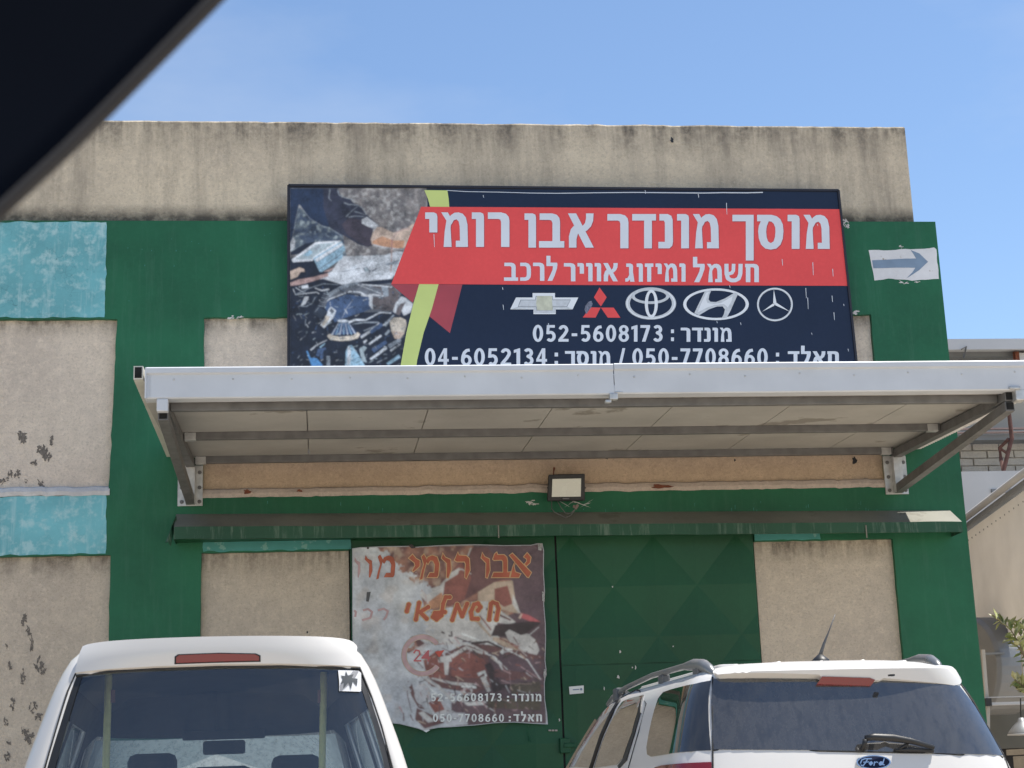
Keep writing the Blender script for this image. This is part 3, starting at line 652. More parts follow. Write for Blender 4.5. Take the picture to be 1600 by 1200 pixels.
Lh = [('ךסומ', 1144.4, 1297, 335.6, 388.9), ('רדנומ', 949, 1123.8, 334.4, 388), ('ובא', 819.5, 928.5, 333.4, 386.9), ('ימור', 664.3, 796.5, 331.8, 385.8)]
for nm, rows, d in (('heading_word', Lh, .0085),
                 ('subtitle_word', [('למשח', 1082.7, 1187, 412.2, 440.9), ('גוזימו', 977, 1071.5, 411.6, 440.2), ('ריווא', 881, 965.8, 411, 439.6), ('בכרל', 788, 871, 410.4, 438.8)], .0085),
                 ('phone_line_word', [('052-5608173', 832.5, 1035.7, 507.9, 533.8), (':', 1047.5, 1054, 508, 534), ('רדנומ', 1063.6, 1143.5, 512, 534)], .0045),
                 ('phone_line_word', [('04-6052134', 663.7, 855, 544.2, 571), (':', 865.5, 873, 544, 571), ('ךסומ', 882.8, 954, 548.5, 571), ('/', 965.8, 977, 544.5, 571), ('050-7708660', 988, 1199.6, 544.4, 571.2), (':', 1211.4, 1218.4, 544, 571), ('דלאח', 1231, 1311.8, 548.8, 571.6)], .0045)):
    runs = []; edge = []
    for s, x0, x1, yt, yb in rows: runs += text(s, x0, x1, yt, yb, gap=.13 if len(s) > 6 else .10)
    if nm == 'heading_word':
        S('letter_shadow', [([[(x + .9, y + 1.1) for x, y in p] for p in ps], [[(x + .9, y + 1.1) for x, y in p] for p in hs]) for ps, hs in runs], SRED2, SG, YS - .0078)
    for s_, x0, x1, yt, yb in rows:
      if s_ == ':':
        for q_ in text(s_, x0, x1, yt, yb)[0][0]: S('colon_dot', [([q_], [])], SWHT, SG, YS - d)
      else: S(nm, text(s_, x0, x1, yt, yb, gap=.13 if len(s_) > 6 else .10), SWHT, SG, YS - d)
# emblems
def Z3(pts): return [(780 + x / 5.714, 440 + y / 5.714) for x, y in pts]
def Z4(pts): return [(1040 + x / 5.714, 440 + y / 5.714) for x, y in pts]
SIL = plain('silver_print', (.50, .52, .54, 1), .4, var=.12, scale=25); SILL = plain('light_silver_print', (.68, .70, .72, 1), .4, var=.05); SILD = plain('shaded_silver_print', (.22, .235, .25, 1), .4); GOLD = plain('pale_gold_print', (.50, .50, .38, 1), .4, var=.15, scale=20)
bow = [(150, 142), (298, 142), (298, 102), (498, 102), (498, 142), (706, 142), (655, 248), (505, 248), (505, 290), (306, 290), (306, 248), (98, 248)]
e = S('bow_tie_emblem', [([Z3(bow)], [])], SILL, SG, YS - .0045)
S('bevel', [([Z3([(190, 162), (320, 162), (326, 128), (476, 128), (480, 160), (640, 160), (606, 226), (480, 226), (478, 258), (334, 258), (328, 226), (166, 226)])], [])], SILD, e, YS - .005)
S('inner_face', [([Z3([(196, 167), (324, 167), (330, 133), (472, 133), (476, 165), (634, 165), (602, 221), (476, 221), (474, 253), (338, 253), (332, 221), (172, 221)])], [])], SIL, e, YS - .0055)
S('gold_centre', [([Z3([(338, 128), (470, 128), (478, 256), (340, 256), (330, 195)])], [])], GOLD, e, YS - .006)
S('bright_edge', [([Z3([(98, 248), (166, 226), (328, 226), (334, 258), (478, 258), (480, 226), (606, 226), (655, 248), (505, 240), (500, 280), (312, 280), (306, 240)])], [])], SIL, e, YS - .0058)
dm = [[(896, 52), (960, 140), (908, 222), (846, 140)], [(812, 230), (906, 232), (860, 322), (746, 320)], [(908, 232), (1022, 232), (1082, 322), (970, 322)]]
S('three_diamond_emblem', [([Z3(d) for d in dm], [])], SRED, SG, YS - .0045)
S('flaked_print', [([Z3([(770, 215), (800, 178), (825, 172), (834, 200), (822, 232), (800, 260), (778, 292), (762, 250)])], [])], plain('grey_flake', (.14, .15, .2, 1), .8, var=.5, scale=60), SG, YS - .0049)
def ringp(cx, cy, a, c, wa, wc): return ([Z3(ell(cx, cy, a, c, 48))], [Z3(ell(cx, cy, a - wa, c - wc, 44))])
e = S('oval_ring_emblem', [ringp(1354, 195, 226, 144, 38, 26)], SIL, SG, YS - .0045)
S('ring', [ringp(1354, 195, 218, 138, 12, 9)], SILL, e, YS - .005)
S('inner_oval', [ringp(1350, 128, 170, 72, 30, 24)], SIL, e, YS - .0053)
S('inner_oval', [ringp(1358, 198, 58, 126, 28, 26)], SILL, e, YS - .0057)
def ring4(cx, cy, a, c, wa, wc): return ([Z4(ell(cx, cy, a, c, 48))], [Z4(ell(cx, cy, a - wa, c - wc, 44))])
e = S('slanted_letter_emblem', [ring4(450, 202, 293, 142, 28, 20)], SILL, SG, YS - .0045)
hpol = [(348, 92), (410, 74), (390, 120), (384, 160), (402, 180), (450, 182), (530, 150), (620, 96), (646, 112), (610, 190), (580, 260), (546, 322), (500, 328), (520, 290), (530, 250), (510, 222), (460, 222), (390, 246), (300, 300), (256, 282), (290, 210)]
S('emblem_letter', [([Z4(hpol)], [])], SIL, e, YS - .005)
S('emblem_highlight', [([Z4([(362, 100), (386, 92), (362, 160), (372, 190), (420, 202), (500, 190), (600, 128), (590, 170), (556, 230), (520, 200), (440, 208), (360, 236), (286, 276), (316, 200)])], [])], SILL, e, YS - .0054)
e = S('three_point_star_emblem', [ring4(976, 204, 160, 150, 17, 17)], SIL, SG, YS - .0045)
S('ring', [ring4(976, 204, 157, 147, 7, 7)], SILL, e, YS - .005)
S('star', [([Z4([(966, 70), (990, 190), (975, 204), (960, 190)]), Z4([(862, 268), (958, 196), (975, 204), (968, 216)]), Z4([(1110, 268), (992, 190), (975, 204), (984, 214)])], [])], SILL, e, YS - .0055)
# scratches and drips on the print
b = MB()
for (x, y, L) in [(755, 305, 4), (1135, 317, 18), (1222, 405, 10), (678, 366, 20), (1259, 450, 16), (1262, 465, 18), (1300, 462, 10), (1303, 488, 12), (1091, 303, 6), (1140, 446, 4), (785, 449, 4), (786, 476, 8), (857, 505, 12), (1120, 502, 3), (1157, 504, 4), (1268, 520, 3), (1318, 475, 3), (1325, 545, 4), (1301, 420, 12), (1270, 410, 20), (1008, 297, 6), (1277, 350, 3)]:
    sheet(b, [[(x - .5, y), (x + .5, y), (x + 1.2, y + L), (x + .6, y + L)]], on(YS - .0094))
tag(b.build('print_scratch', SWHT, SG), kind='stuff')

# printed picture at the left of the board: mechanic's arm, meter and engine
def A_(pts): return [(450 + x / 7.619, 285 + y / 7.619) for x, y in pts]
def B_(pts): return [(450 + x / 7.619, 425 + y / 7.619) for x, y in pts]
COLS = {'navy': (.020, .035, .075), 'sleeve': (.035, .038, .062), 'sleeve2': (.055, .045, .06), 'skin': (.55, .42, .33), 'skin2': (.50, .27, .16), 'pale': (.52, .53, .54), 'grey': (.26, .29, .32), 'grey2': (.14, .15, .17),
        'steel': (.34, .40, .42), 'dk': (.012, .017, .032), 'dk2': (.03, .04, .06), 'warm': (.12, .10, .10), 'cable': (.45, .32, .28), 'blue': (.10, .28, .55), 'ltblue': (.30, .46, .56), 'cream': (.60, .52, .42), 'wht': (.62, .64, .66), 'mblue': (.06, .10, .19), 'red': (.3, .1, .09), 'pink': (.45, .3, .27)}
def vnoise(h, w_, cell, rng):
    """smooth value noise on a pixel grid, 0..1"""
    gh, gw = int(h / cell) + 3, int(w_ / cell) + 3; g_ = rng.random((gh, gw)); y = np.arange(h) / cell; x = np.arange(w_) / cell
    yi, xi = y.astype(int), x.astype(int); fy, fx = y - yi, x - xi; fy = fy * fy * (3 - 2 * fy); fx = fx * fx * (3 - 2 * fx)
    a_ = g_[yi][:, xi] * (1 - fx) + g_[yi][:, xi + 1] * fx; b_ = g_[yi + 1][:, xi] * (1 - fx) + g_[yi + 1][:, xi + 1] * fx
    return a_ * (1 - fy)[:, None] + b_ * fy[:, None]
def blur(im, n):
    for _ in range(n):
        for ax in (0, 1): im = (np.roll(im, 1, ax) + 2 * im + np.roll(im, -1, ax)) / 4
    return im
class Art:
    """a printed picture: shapes filled on a fine grid, carried as colours of the print's own mesh points"""
    def __init__(s, tr, box, table, seed=1):
        s.tr = tr; s.box = box; s.ss = 2; s.tab = table; x0, x1, y0, y1 = box
        s.h, s.w = int((y1 - y0) * s.ss) + 1, int((x1 - x0) * s.ss) + 1; s.rng = np.random.default_rng(seed)
        s.im = np.zeros((s.h, s.w, 3)); s.im[:] = .1
    def p(s, c, *polys, tr=None):
        tr = tr or s.tr; x0, x1, y0, y1 = s.box
        for q in polys:
            q = [((x - x0) * s.ss, (y - y0) * s.ss) for x, y in tr(q)]
            a0, a1 = max(0, int(min(t[0] for t in q))), min(s.w, int(max(t[0] for t in q)) + 2); b0, b1 = max(0, int(min(t[1] for t in q))), min(s.h, int(max(t[1] for t in q)) + 2)
            if a0 >= a1 or b0 >= b1: continue
            X, Y = np.meshgrid(np.arange(a0, a1) + .01, np.arange(b0, b1) + .01); m_ = np.zeros(X.shape, bool)
            for i in range(len(q)):
                xa, ya = q[i]; xb, yb = q[i - 1]
                if ya == yb: continue
                m_ ^= ((ya > Y) != (yb > Y)) & (X < (xb - xa) * (Y - ya) / (yb - ya) + xa)
            col = s.tab[c]
            if callable(col): s.im[b0:b1, a0:a1][m_] = col(s)[b0:b1, a0:a1][m_]
            else: s.im[b0:b1, a0:a1][m_] = np.array(col)
    def l(s, c, pts, w0, w1=None, tr=None): s.p(c, taper(pts, w0, w1 if w1 is not None else w0), tr=tr)
    def soften(s, n=2, grain=.16, cell=5):
        s.im = blur(s.im, n); g_ = np.zeros((s.h, s.w))
        for k, am in ((cell, .5), (cell * 2.3, .7), (cell * 6, 1.0), (cell * 14, 1.1)): g_ += am * (vnoise(s.h, s.w, k, s.rng) - .5)
        s.im *= (1 + grain * 2 * g_)[:, :, None]
    def build(s, name, F, mat, parent, keep=None):
        x0, x1, y0, y1 = s.box; h, w_ = s.h, s.w; vs = []; 
        for j in range(h):
            for i in range(w_): vs.append(tuple(F(x0 + i / s.ss, y0 + j / s.ss)))
        k = np.ones((h - 1, w_ - 1), bool)
        if keep is not None: k = keep(s)
        jj, ii = np.nonzero(k); base = jj * w_ + ii
        me = bpy.data.meshes.new(name); me.from_pydata(vs, [], np.stack([base, base + 1, base + w_ + 1, base + w_], 1).tolist()); me.materials.append(mat)
        at = me.color_attributes.new('print', 'FLOAT_COLOR', 'POINT'); at.data.foreach_set('color', np.concatenate([np.clip(s.im, 0, .9), np.ones((h, w_, 1))], 2).reshape(-1).astype(np.float32))
        o = bpy.data.objects.new(name, me); COL.objects.link(o); return adopt(o, parent)
def printmat(name):
    m, t, bb = nodes(name); at = N(t, 'ShaderNodeAttribute'); at.attribute_name = 'print'
    t.links.new(at.outputs['Color'], bb.inputs['Base Color']); bb.inputs['Roughness'].default_value = .5; return m
def bokpat(c1, c2, c3, cell):
    cache = {}
    def f(s):
        if 'i' not in cache:
            n1 = vnoise(s.h, s.w, cell * 2, s.rng); n2 = vnoise(s.h, s.w, cell, s.rng); n3 = vnoise(s.h, s.w, cell * .6, s.rng)
            a_ = np.clip((n1 * .6 + n2 * .4 - .3) * 2.5, 0, 1)[:, :, None]; b_ = np.clip((n2 * .5 + n3 * .5 - .52) * 5, 0, 1)[:, :, None]
            c = np.array(c1) * (1 - a_) + np.array(c2) * a_; cache['i'] = c * (1 - b_ * .7) + np.array(c3) * b_ * .7
        return cache['i']
    return f
def grow0(q, d):
    n = len(q); s = 1 if area2(q) > 0 else -1; out = []
    for i in range(n):
        a, b_, c = q[i - 1], q[i], q[(i + 1) % n]
        n1 = (b_[1] - a[1], a[0] - b_[0]); n2 = (c[1] - b_[1], b_[0] - c[0]); l1_ = math.hypot(*n1) or 1; l2_ = math.hypot(*n2) or 1
        nx, ny = n1[0] / l1_ + n2[0] / l2_, n1[1] / l1_ + n2[1] / l2_; L = math.hypot(nx, ny) or 1; k = min(1.8, 2 / L)
        out.append((b_[0] + s * nx / L * d * k, b_[1] + s * ny / L * d * k))
    return out
def clip2(q, planes):
    """clip a polygon (possibly concave, fine for near-convex brush shapes) by half planes (a, b, c): ax+by<=c"""
    for a, b_, c in planes:
        out = []
        for i in range(len(q)):
            p0, p1 = q[i - 1], q[i]; d0 = c - a * p0[0] - b_ * p0[1]; d1 = c - a * p1[0] - b_ * p1[1]
            if (d0 >= 0) != (d1 >= 0):
                t_ = d0 / (d0 - d1); out.append((p0[0] + (p1[0] - p0[0]) * t_, p0[1] + (p1[1] - p0[1]) * t_))
            if d1 >= 0: out.append(p1)
        q = out
        if not q: return q
    return q
COLS['bok'] = bokpat((.15, .14, .14), (.26, .235, .22), (.42, .41, .39), 11); COLS['bok2'] = bokpat((.05, .07, .11), (.12, .15, .17), (.34, .39, .39), 12)
art = Art(A_, (453, 668, 293.5, 592), COLS, 3)
p = art.p; l = art.l
p('bok', [(20, 70), (1660, 70), (1660, 880), (20, 880)])
p('bok2', [(60, 260), (260, 380), (640, 560), (700, 900), (30, 860)])
p('pale', [(640, 880), (1450, 860), (1500, 1120), (480, 1120)])
p('wht', [(860, 960), (1290, 820), (1400, 830), (1260, 1110), (700, 1110), (640, 1060)])
# sleeve and body
p('navy', [(20, 70), (500, 70), (700, 250), (640, 560), (420, 520), (250, 430), (135, 260), (100, 400), (60, 620), (20, 800)])
p('sleeve', [(420, 70), (590, 70), (640, 180), (730, 190), (790, 250), (860, 280), (920, 370), (1090, 520), (1010, 560), (990, 720), (1030, 740), (950, 770), (840, 740), (640, 620), (500, 540), (420, 300)])
p('sleeve2', [(720, 420), (860, 440), (1000, 560), (990, 720), (1010, 740), (940, 765), (850, 720), (700, 620), (640, 500)])
p('pale', [(880, 440), (940, 410), (1085, 515), (1040, 555), (960, 530), (880, 490)])
for q in ([(590, 90), (610, 150), (690, 185), (770, 205), (795, 245)], [(665, 240), (720, 262), (830, 268), (900, 320), (930, 390)], [(690, 410), (760, 340), (830, 285)], [(720, 415), (800, 400), (920, 408)], [(790, 345), (860, 365), (915, 385)], [(500, 80), (486, 190), (520, 220)]): l('grey', q, 14, 5)
for q in ([(140, 270), (260, 430), (420, 525), (520, 560), (640, 640)], [(130, 270), (95, 430), (60, 640)]): l('grey', q, 5, 8)
p('pale', [(58, 650), (85, 700), (80, 770), (30, 820), (24, 730)])
p('skin', [(1010, 600), (1060, 530), (1110, 530), (1250, 600), (1400, 560), (1500, 480), (1480, 600), (1390, 780), (1260, 790), (1100, 760), (1000, 740), (985, 680)])
p('skin2', [(1005, 700), (1120, 640), (1250, 690), (1390, 690), (1370, 780), (1250, 790), (1100, 765), (1010, 740)])
l('pale', [(1010, 740), (1150, 772), (1370, 800)], 12, 8)
l('cable', [(1470, 560), (1400, 550), (1300, 590), (1240, 670), (1232, 860), (1230, 1000), (1215, 1110)], 16)
l('red', [(1240, 680), (1234, 790)], 12, 8)
# white covers right
p('grey', [(1150, 970), (1320, 920), (1300, 970), (1180, 990)])
l('grey2', [(560, 1080), (760, 1040), (860, 1020)], 10, 8)
p('grey2', [(890, 1020), (940, 1000), (990, 1060), (930, 1095)]); p('steel', [(905, 1020), (935, 1010), (970, 1055), (935, 1075)]); l('grey2', [(1000, 1060), (1060, 1020)], 24, 10)
# meter
p('dk', [(20, 900), (300, 900), (380, 1080), (300, 1100), (20, 1080)])
p('dk', [(30, 830), (130, 770), (200, 730), (360, 700), (300, 760), (150, 850), (30, 870)])
p('wht', [(40, 920), (330, 710), (620, 692), (640, 700), (310, 905), (290, 935), (60, 950)])
p('steel', [(90, 915), (350, 735), (560, 715), (300, 890), (270, 915)])
p('ltblue', [(180, 870), (260, 800), (300, 830), (250, 880)]); p('grey', [(300, 790), (370, 745), (400, 760), (330, 810)])
p('ltblue', [(300, 905), (640, 700), (685, 800), (655, 830), (650, 900), (385, 1080)])
p('wht', [(318, 915), (640, 715), (660, 745), (340, 950)])
l('grey2', [(370, 1035), (655, 840)], 10, 8); l('grey2', [(340, 960), (640, 760)], 4, 4)
p('skin', [(20, 1060), (140, 1010), (190, 1030), (200, 1070), (120, 1110), (20, 1110)])
p('pink', [(180, 1095), (380, 1080), (560, 1010), (480, 1070), (420, 1110), (180, 1110)])
# engine (lower crop)
T2 = B_
p('dk', [(10, 0), (500, 0), (1270, 0), (1240, 130), (1500, 380), (1440, 600), (1340, 1290), (10, 1290)], tr=T2)
p('wht', [(500, 0), (1280, 0), (1240, 80), (820, 120), (640, 150), (420, 80), (300, 100), (200, 140), (120, 140), (400, 40)], tr=T2)
p('pink', [(20, 130), (120, 90), (300, 60), (480, 10), (480, 50), (330, 100), (150, 150), (30, 165)], tr=T2)
p('skin', [(20, 0), (150, 0), (110, 60), (30, 90)], tr=T2)
p('grey2', [(620, 170), (830, 120), (1000, 160), (1240, 130), (1350, 260), (1240, 480), (900, 480), (960, 440), (960, 300), (860, 270), (700, 250), (480, 340), (430, 420), (400, 380), (480, 260)], tr=T2)
p('mblue', [(470, 350), (700, 265), (880, 290), (960, 300), (990, 440), (880, 480), (640, 560), (560, 600), (440, 430)], tr=T2)
p('warm', [(960, 160), (1240, 160), (1340, 270), (1250, 470), (1010, 440), (1000, 300), (1120, 300), (1100, 200)], tr=T2)
for c, q, w0, w1 in (('grey', [(480, 280), (640, 180), (830, 130)], 50, 30), ('wht', [(460, 350), (500, 320), (740, 230), (860, 240), (950, 290)], 10, 16), ('pale', [(870, 275), (960, 285), (1010, 270), (1160, 290)], 26, 18), ('pale', [(985, 260), (985, 400), (1010, 440)], 50, 20), ('grey', [(1150, 170), (1170, 290)], 80, 60), ('wht', [(880, 150), (1100, 165), (1240, 180)], 12, 12), ('pale', [(830, 150), (960, 200), (1110, 260)], 10, 8),
                     ('wht', [(680, 160), (680, 90), (740, 20)], 10, 8), ('wht', [(780, 120), (850, 80), (830, 10)], 10, 6), ('pale', [(60, 200), (90, 270), (340, 240), (370, 260)], 9, 12), ('grey', [(90, 270), (260, 190), (420, 140), (600, 150)], 12, 7), ('wht', [(90, 185), (220, 265)], 7, 5), ('pale', [(320, 190), (400, 220), (490, 205)], 12, 20),
                     ('pale', [(640, 555), (700, 430), (775, 325)], 4, 4), ('grey', [(540, 530), (600, 580)], 4, 4)): l(c, q, w0, w1, tr=T2)
p('wht', [(155, 165), (235, 150), (245, 190), (165, 205)], tr=T2)
for k in range(8): l('grey2' if k % 2 else 'grey', [(370 + k * 10 - 10, 400 - k * 24), (450 + k * 5, 415 - k * 24)], 9, 7, tr=T2)
p('pale', [(200, 290), (250, 290), (210, 380), (150, 410)], tr=T2); l('grey', [(130, 405), (220, 410), (290, 370), (330, 290)], 10, 8, tr=T2)
p('dk2', [(350, 400), (460, 470), (390, 560), (300, 490)], tr=T2); l('grey', [(320, 480), (370, 415)], 6, 6, tr=T2)
p('wht', [(480, 450), (510, 410), (575, 460), (540, 545), (430, 670), (385, 630), (460, 510)], tr=T2); p('grey2', [(490, 460), (515, 425), (555, 465), (525, 500)], tr=T2); p('cream', [(450, 520), (510, 530), (425, 650), (400, 625)], tr=T2)
p('grey', ell(655, 585, 68, 22), tr=T2); p('wht', ell(650, 580, 60, 12), tr=T2)
p('mblue', [(600, 610), (730, 605), (820, 730), (500, 750)], tr=T2)
for k in range(7): l('ltblue' if k % 2 else 'wht', [(600 + k * 21, 610), (520 + k * 48, 750)], 5, 9, tr=T2)
p('cream', [(465, 760), (500, 735), (540, 760), (650, 770), (780, 755), (830, 715), (860, 740), (830, 790), (740, 815), (620, 822), (500, 805)], tr=T2)
for c, q, w0, w1 in (('wht', [(720, 600), (800, 570), (930, 570), (1100, 480), (1230, 490)], 26, 12), ('grey', [(760, 620), (900, 600), (1080, 600)], 16, 18), ('pale', [(870, 780), (1000, 690), (1090, 610)], 30, 24), ('grey', [(900, 700), (1060, 640)], 10, 20), ('wht', [(965, 860), (1110, 755)], 22, 26), ('grey', [(1150, 640), (1260, 510)], 40, 20), ('pale', [(1120, 640), (1190, 600)], 18, 12), ('grey', [(1160, 750), (1210, 690)], 30, 30),
                     ('pale', [(900, 840), (940, 810)], 26, 20), ('wht', [(980, 1040), (1080, 970), (1170, 900)], 26, 34), ('grey', [(1200, 890), (1340, 800)], 50, 40), ('pale', [(1220, 940), (1300, 880)], 24, 20), ('ltblue', [(1180, 1100), (1330, 1000)], 34, 40), ('grey', [(1060, 1080), (1180, 1020)], 14, 10), ('mblue', [(980, 720), (1120, 620)], 40, 50), ('mblue', [(1010, 940), (1170, 830)], 50, 40),
                     ('pale', [(270, 930), (340, 870), (465, 810)], 20, 8), ('ltblue', [(380, 900), (440, 850)], 20, 10), ('blue', [(225, 940), (260, 1030), (330, 1040), (400, 1120)], 14, 40), ('grey', [(210, 560), (208, 640)], 8, 6), ('mblue', [(350, 1000), (370, 930), (450, 910)], 40, 30), ('grey', [(480, 1000), (480, 1120)], 40, 40), ('mblue', [(400, 930), (400, 1040)], 40, 30)): l(c, q, w0, w1, tr=T2)
p('blue', [(250, 1030), (310, 1020), (350, 1040), (420, 1130), (280, 1120)], tr=T2)
p('ltblue', [(690, 940), (720, 880), (760, 870), (860, 1020), (920, 1120), (680, 1130)], tr=T2); p('wht', [(710, 890), (740, 880), (750, 960), (740, 1100), (700, 1110)], tr=T2); p('steel', [(850, 920), (900, 880), (940, 900), (900, 960), (940, 1080), (880, 1060)], tr=T2)
p('pale', [(1280, 370), (1350, 290), (1400, 310), (1490, 380), (1460, 480), (1380, 520), (1340, 440), (1290, 500), (1250, 470)], tr=T2); p('warm', [(1310, 390), (1400, 360), (1360, 440), (1330, 520), (1280, 500)], tr=T2)
p('cream', [(1210, 590), (1260, 545), (1340, 540), (1400, 570), (1412, 630), (1380, 740), (1330, 800), (1270, 790), (1230, 700)], tr=T2); p('skin', [(1235, 700), (1385, 720), (1330, 800), (1272, 792)], tr=T2)
l('dk', [(1255, 640), (1275, 634), (1290, 645)], 6, 3, tr=T2)
rg_ = random.Random(11)
for _ in range(330):       # small parts, hoses and glints of the engine bay
    x, y = rg_.uniform(30, 1380), rg_.uniform(150, 1280); a_ = rg_.choice((-.6, -.5, -.9, .2, 1.2)) + rg_.uniform(-.3, .3); L_ = rg_.uniform(12, 70)
    l(rg_.choice(('grey', 'grey2', 'dk', 'dk', 'mblue', 'steel', 'pale', 'dk2')), [(x, y), (x + L_ * .5 * math.cos(a_), y + L_ * .5 * math.sin(a_) + rg_.uniform(-6, 6)), (x + L_ * math.cos(a_), y + L_ * math.sin(a_))], rg_.uniform(3, 13), rg_.uniform(2, 8), tr=T2)
for _ in range(70):
    x, y = rg_.uniform(620, 1300), rg_.uniform(880, 1110); L_ = rg_.uniform(20, 90)
    l(rg_.choice(('grey', 'pale', 'wht', 'steel', 'grey2')), [(x, y), (x + L_ * .9, y - L_ * .3)], rg_.uniform(2, 9), rg_.uniform(1, 5))
art.soften(7, .24, 3)
def keep_s(a):      # the picture ends under the yellow stripe
    y = a.box[2] + np.arange(a.h - 1) / a.ss; x = a.box[0] + np.arange(a.w - 1) / a.ss
    lim = np.interp(y, [293, 324, 400, 444, 480, 520, 562, 592], [666, 671, 664, 658, 648, 638, 630, 625]); return x[None, :] < lim[:, None]
art.build('printed_picture', lambda x, y: P(x, y, YS - .003), printmat('printed_picture_ink'), SG, keep_s)

# ------------------------------------------------------------------ old fabric banner on the left door leaf
BN = thing('fabric_banner', tuple(P(702, 1140, YW - .03)), 'sun bleached brown fabric banner with orange Hebrew lettering tied over the left garage door leaf', 'banner')
def ywr(x, y):
    u, v = x / 60., y / 60.
    d = .016 * noise.noise(Vector((u * .8, v * .8, 1))) + .0022 * noise.noise(Vector((u * 2, v * 1.4, 4)))
    for cx, cy, s in ((574, 856, 1), (842, 856, 1), (642, 851, 1), (852, 1060, .6), (852, 935, .6)):
        r = math.hypot(x - cx, y - cy); a = math.atan2(y - cy, x - cx); d += s * .006 * math.sin(a * 5) * math.exp(-r / 50) * min(1, r / 30)
    return d
def bn(k): return lambda x, y: P(x, y, YW - .035 - (k and .0052 + k * .0008) + ywr(x, y))
def Z5(pts): return [(540 + x / 3.8706, 840 + y / 3.8706) for x, y in pts]
bo = Z5([(40, 66), (90, 58), (240, 52), (380, 50), (420, 56), (600, 44), (780, 40), (960, 46), (1120, 44), (1160, 34), (1190, 34), (1200, 80), (1198, 200), (1206, 330), (1200, 400), (1210, 520), (1212, 620), (1208, 740), (1215, 800), (1204, 880), (1206, 980), (1218, 1060), (1224, 1130), (1140, 1126), (1020, 1118), (900, 1122), (780, 1136), (640, 1146), (560, 1150), (500, 1162), (480, 1172), (440, 1156), (330, 1128), (250, 1120), (120, 1118), (45, 1110), (44, 800), (40, 500), (40, 200)])
BWHITE = painted('bleached_banner_fabric', (.40, .42, .44, 1), (.30, .26, .24, 1), wear=.70, scale=5, rough=.6, bmp=.03, fade=.08)
b = MB(); sheet(b, [bo], bn(0), step=5); b.build('fabric_sheet', BWHITE, BN, smooth=True, fix=False)
def hexc(r, g, b_, k=1.5): return (min(.9, lin(r) * k), min(.9, lin(g) * k), min(.9, lin(b_) * k))
CB = {'bone': hexc(160, 158, 155), 'bone2': hexc(150, 150, 152), 'brown': hexc(88, 62, 60), 'brown2': hexc(112, 70, 62), 'plum': hexc(80, 64, 68), 'rust': hexc(132, 96, 80), 'orange': hexc(158, 116, 90), 'tan': hexc(150, 134, 118), 'dkb': hexc(52, 42, 42), 'olive': hexc(72, 64, 54), 'flesh': hexc(168, 150, 138), 'red': hexc(160, 70, 58), 'cream': hexc(195, 170, 130), 'lett': hexc(170, 82, 50), 'pinkr': hexc(150, 80, 82), 'fad': hexc(150, 125, 125), 'yel': hexc(180, 175, 90), 'lw': hexc(180, 182, 180)}
CBL = dict(CB); CBL['mot'] = bokpat(CB['brown'], CB['rust'], CB['tan'], 16)
CBL['fadew'] = bokpat(hexc(151, 154, 158), hexc(158, 160, 161), hexc(152, 148, 145), 40)
bmats = [plain('faded_' + k, v + (1,), .6, var=.14, scale=14) for k, v in CB.items()]; CI = {k: i for i, k in enumerate(CB)}
art = Art(Z5, (548, 858, 849, 1144), CBL, 5); p = art.p; l = art.l
p('fadew', [(0, 0), (1300, 0), (1300, 1300), (0, 1300)])
p('mot', [(190, 55), (1200, 40), (1200, 500), (1020, 530), (760, 420), (640, 420), (560, 440), (500, 480), (470, 400), (440, 300), (360, 230), (250, 150)])
p('plum', [(770, 45), (1200, 40), (1212, 700), (1210, 1125), (980, 1118), (900, 500), (1040, 450), (1000, 250), (860, 270)])
p('brown', [(600, 250), (770, 60), (860, 60), (1010, 240), (900, 270), (700, 390), (620, 420), (590, 370)])
p('brown2', [(600, 250), (700, 150), (760, 240), (720, 370), (620, 420), (590, 360)])
p('tan', [(800, 330), (900, 270), (1010, 260), (1030, 400), (1050, 460), (960, 440), (800, 400)]); p('brown2', [(900, 310), (980, 290), (1010, 400), (960, 420), (900, 380)])
p('bone', [(480, 320), (570, 290), (640, 210), (690, 180), (680, 220), (600, 270), (590, 350), (560, 400), (500, 400), (430, 330)])
p('orange', [(500, 390), (580, 330), (600, 380), (580, 420), (520, 430)])
l('bone', [(620, 220), (700, 190), (760, 220)], 10, 5); l('bone', [(760, 60), (740, 110), (700, 130)], 8, 4)
l('fad', [(400, 300), (440, 296), (480, 330), (492, 400)], 5, 4); l('fad', [(345, 355), (365, 335)], 4, 3)
p('bone', [(480, 490), (620, 480), (760, 500), (860, 560), (960, 620), (800, 640), (500, 600), (460, 540)])
p('bone', [(755, 390), (860, 385), (1030, 510), (1000, 525), (920, 515), (880, 600), (800, 510)])
l('brown', [(850, 430), (1000, 500)], 14, 10); l('tan', [(790, 500), (880, 600)], 20, 10); l('brown2', [(810, 470), (880, 560)], 8, 8)
p('dkb', [(905, 530), (1170, 500), (1180, 520), (1060, 600), (880, 595)])
p('bone', [(1012, 340), (1030, 380), (1058, 460), (1040, 450), (1008, 400)]); p('pinkr', [(1060, 455), (1110, 470), (1180, 510), (1110, 505), (1050, 480)]); l('flesh', [(1050, 490), (1066, 460)], 14, 8)
p('bone', [(965, 575), (990, 556), (1060, 590), (1100, 580), (1150, 620), (1172, 680), (1150, 725), (1080, 720), (1010, 660), (980, 610)])
p('tan', [(890, 600), (970, 610), (1050, 690), (1110, 720), (1080, 722), (960, 660), (890, 620)]); l('rust', [(1000, 640), (1080, 700)], 16, 10); l('brown2', [(930, 610), (1050, 660)], 8, 6)
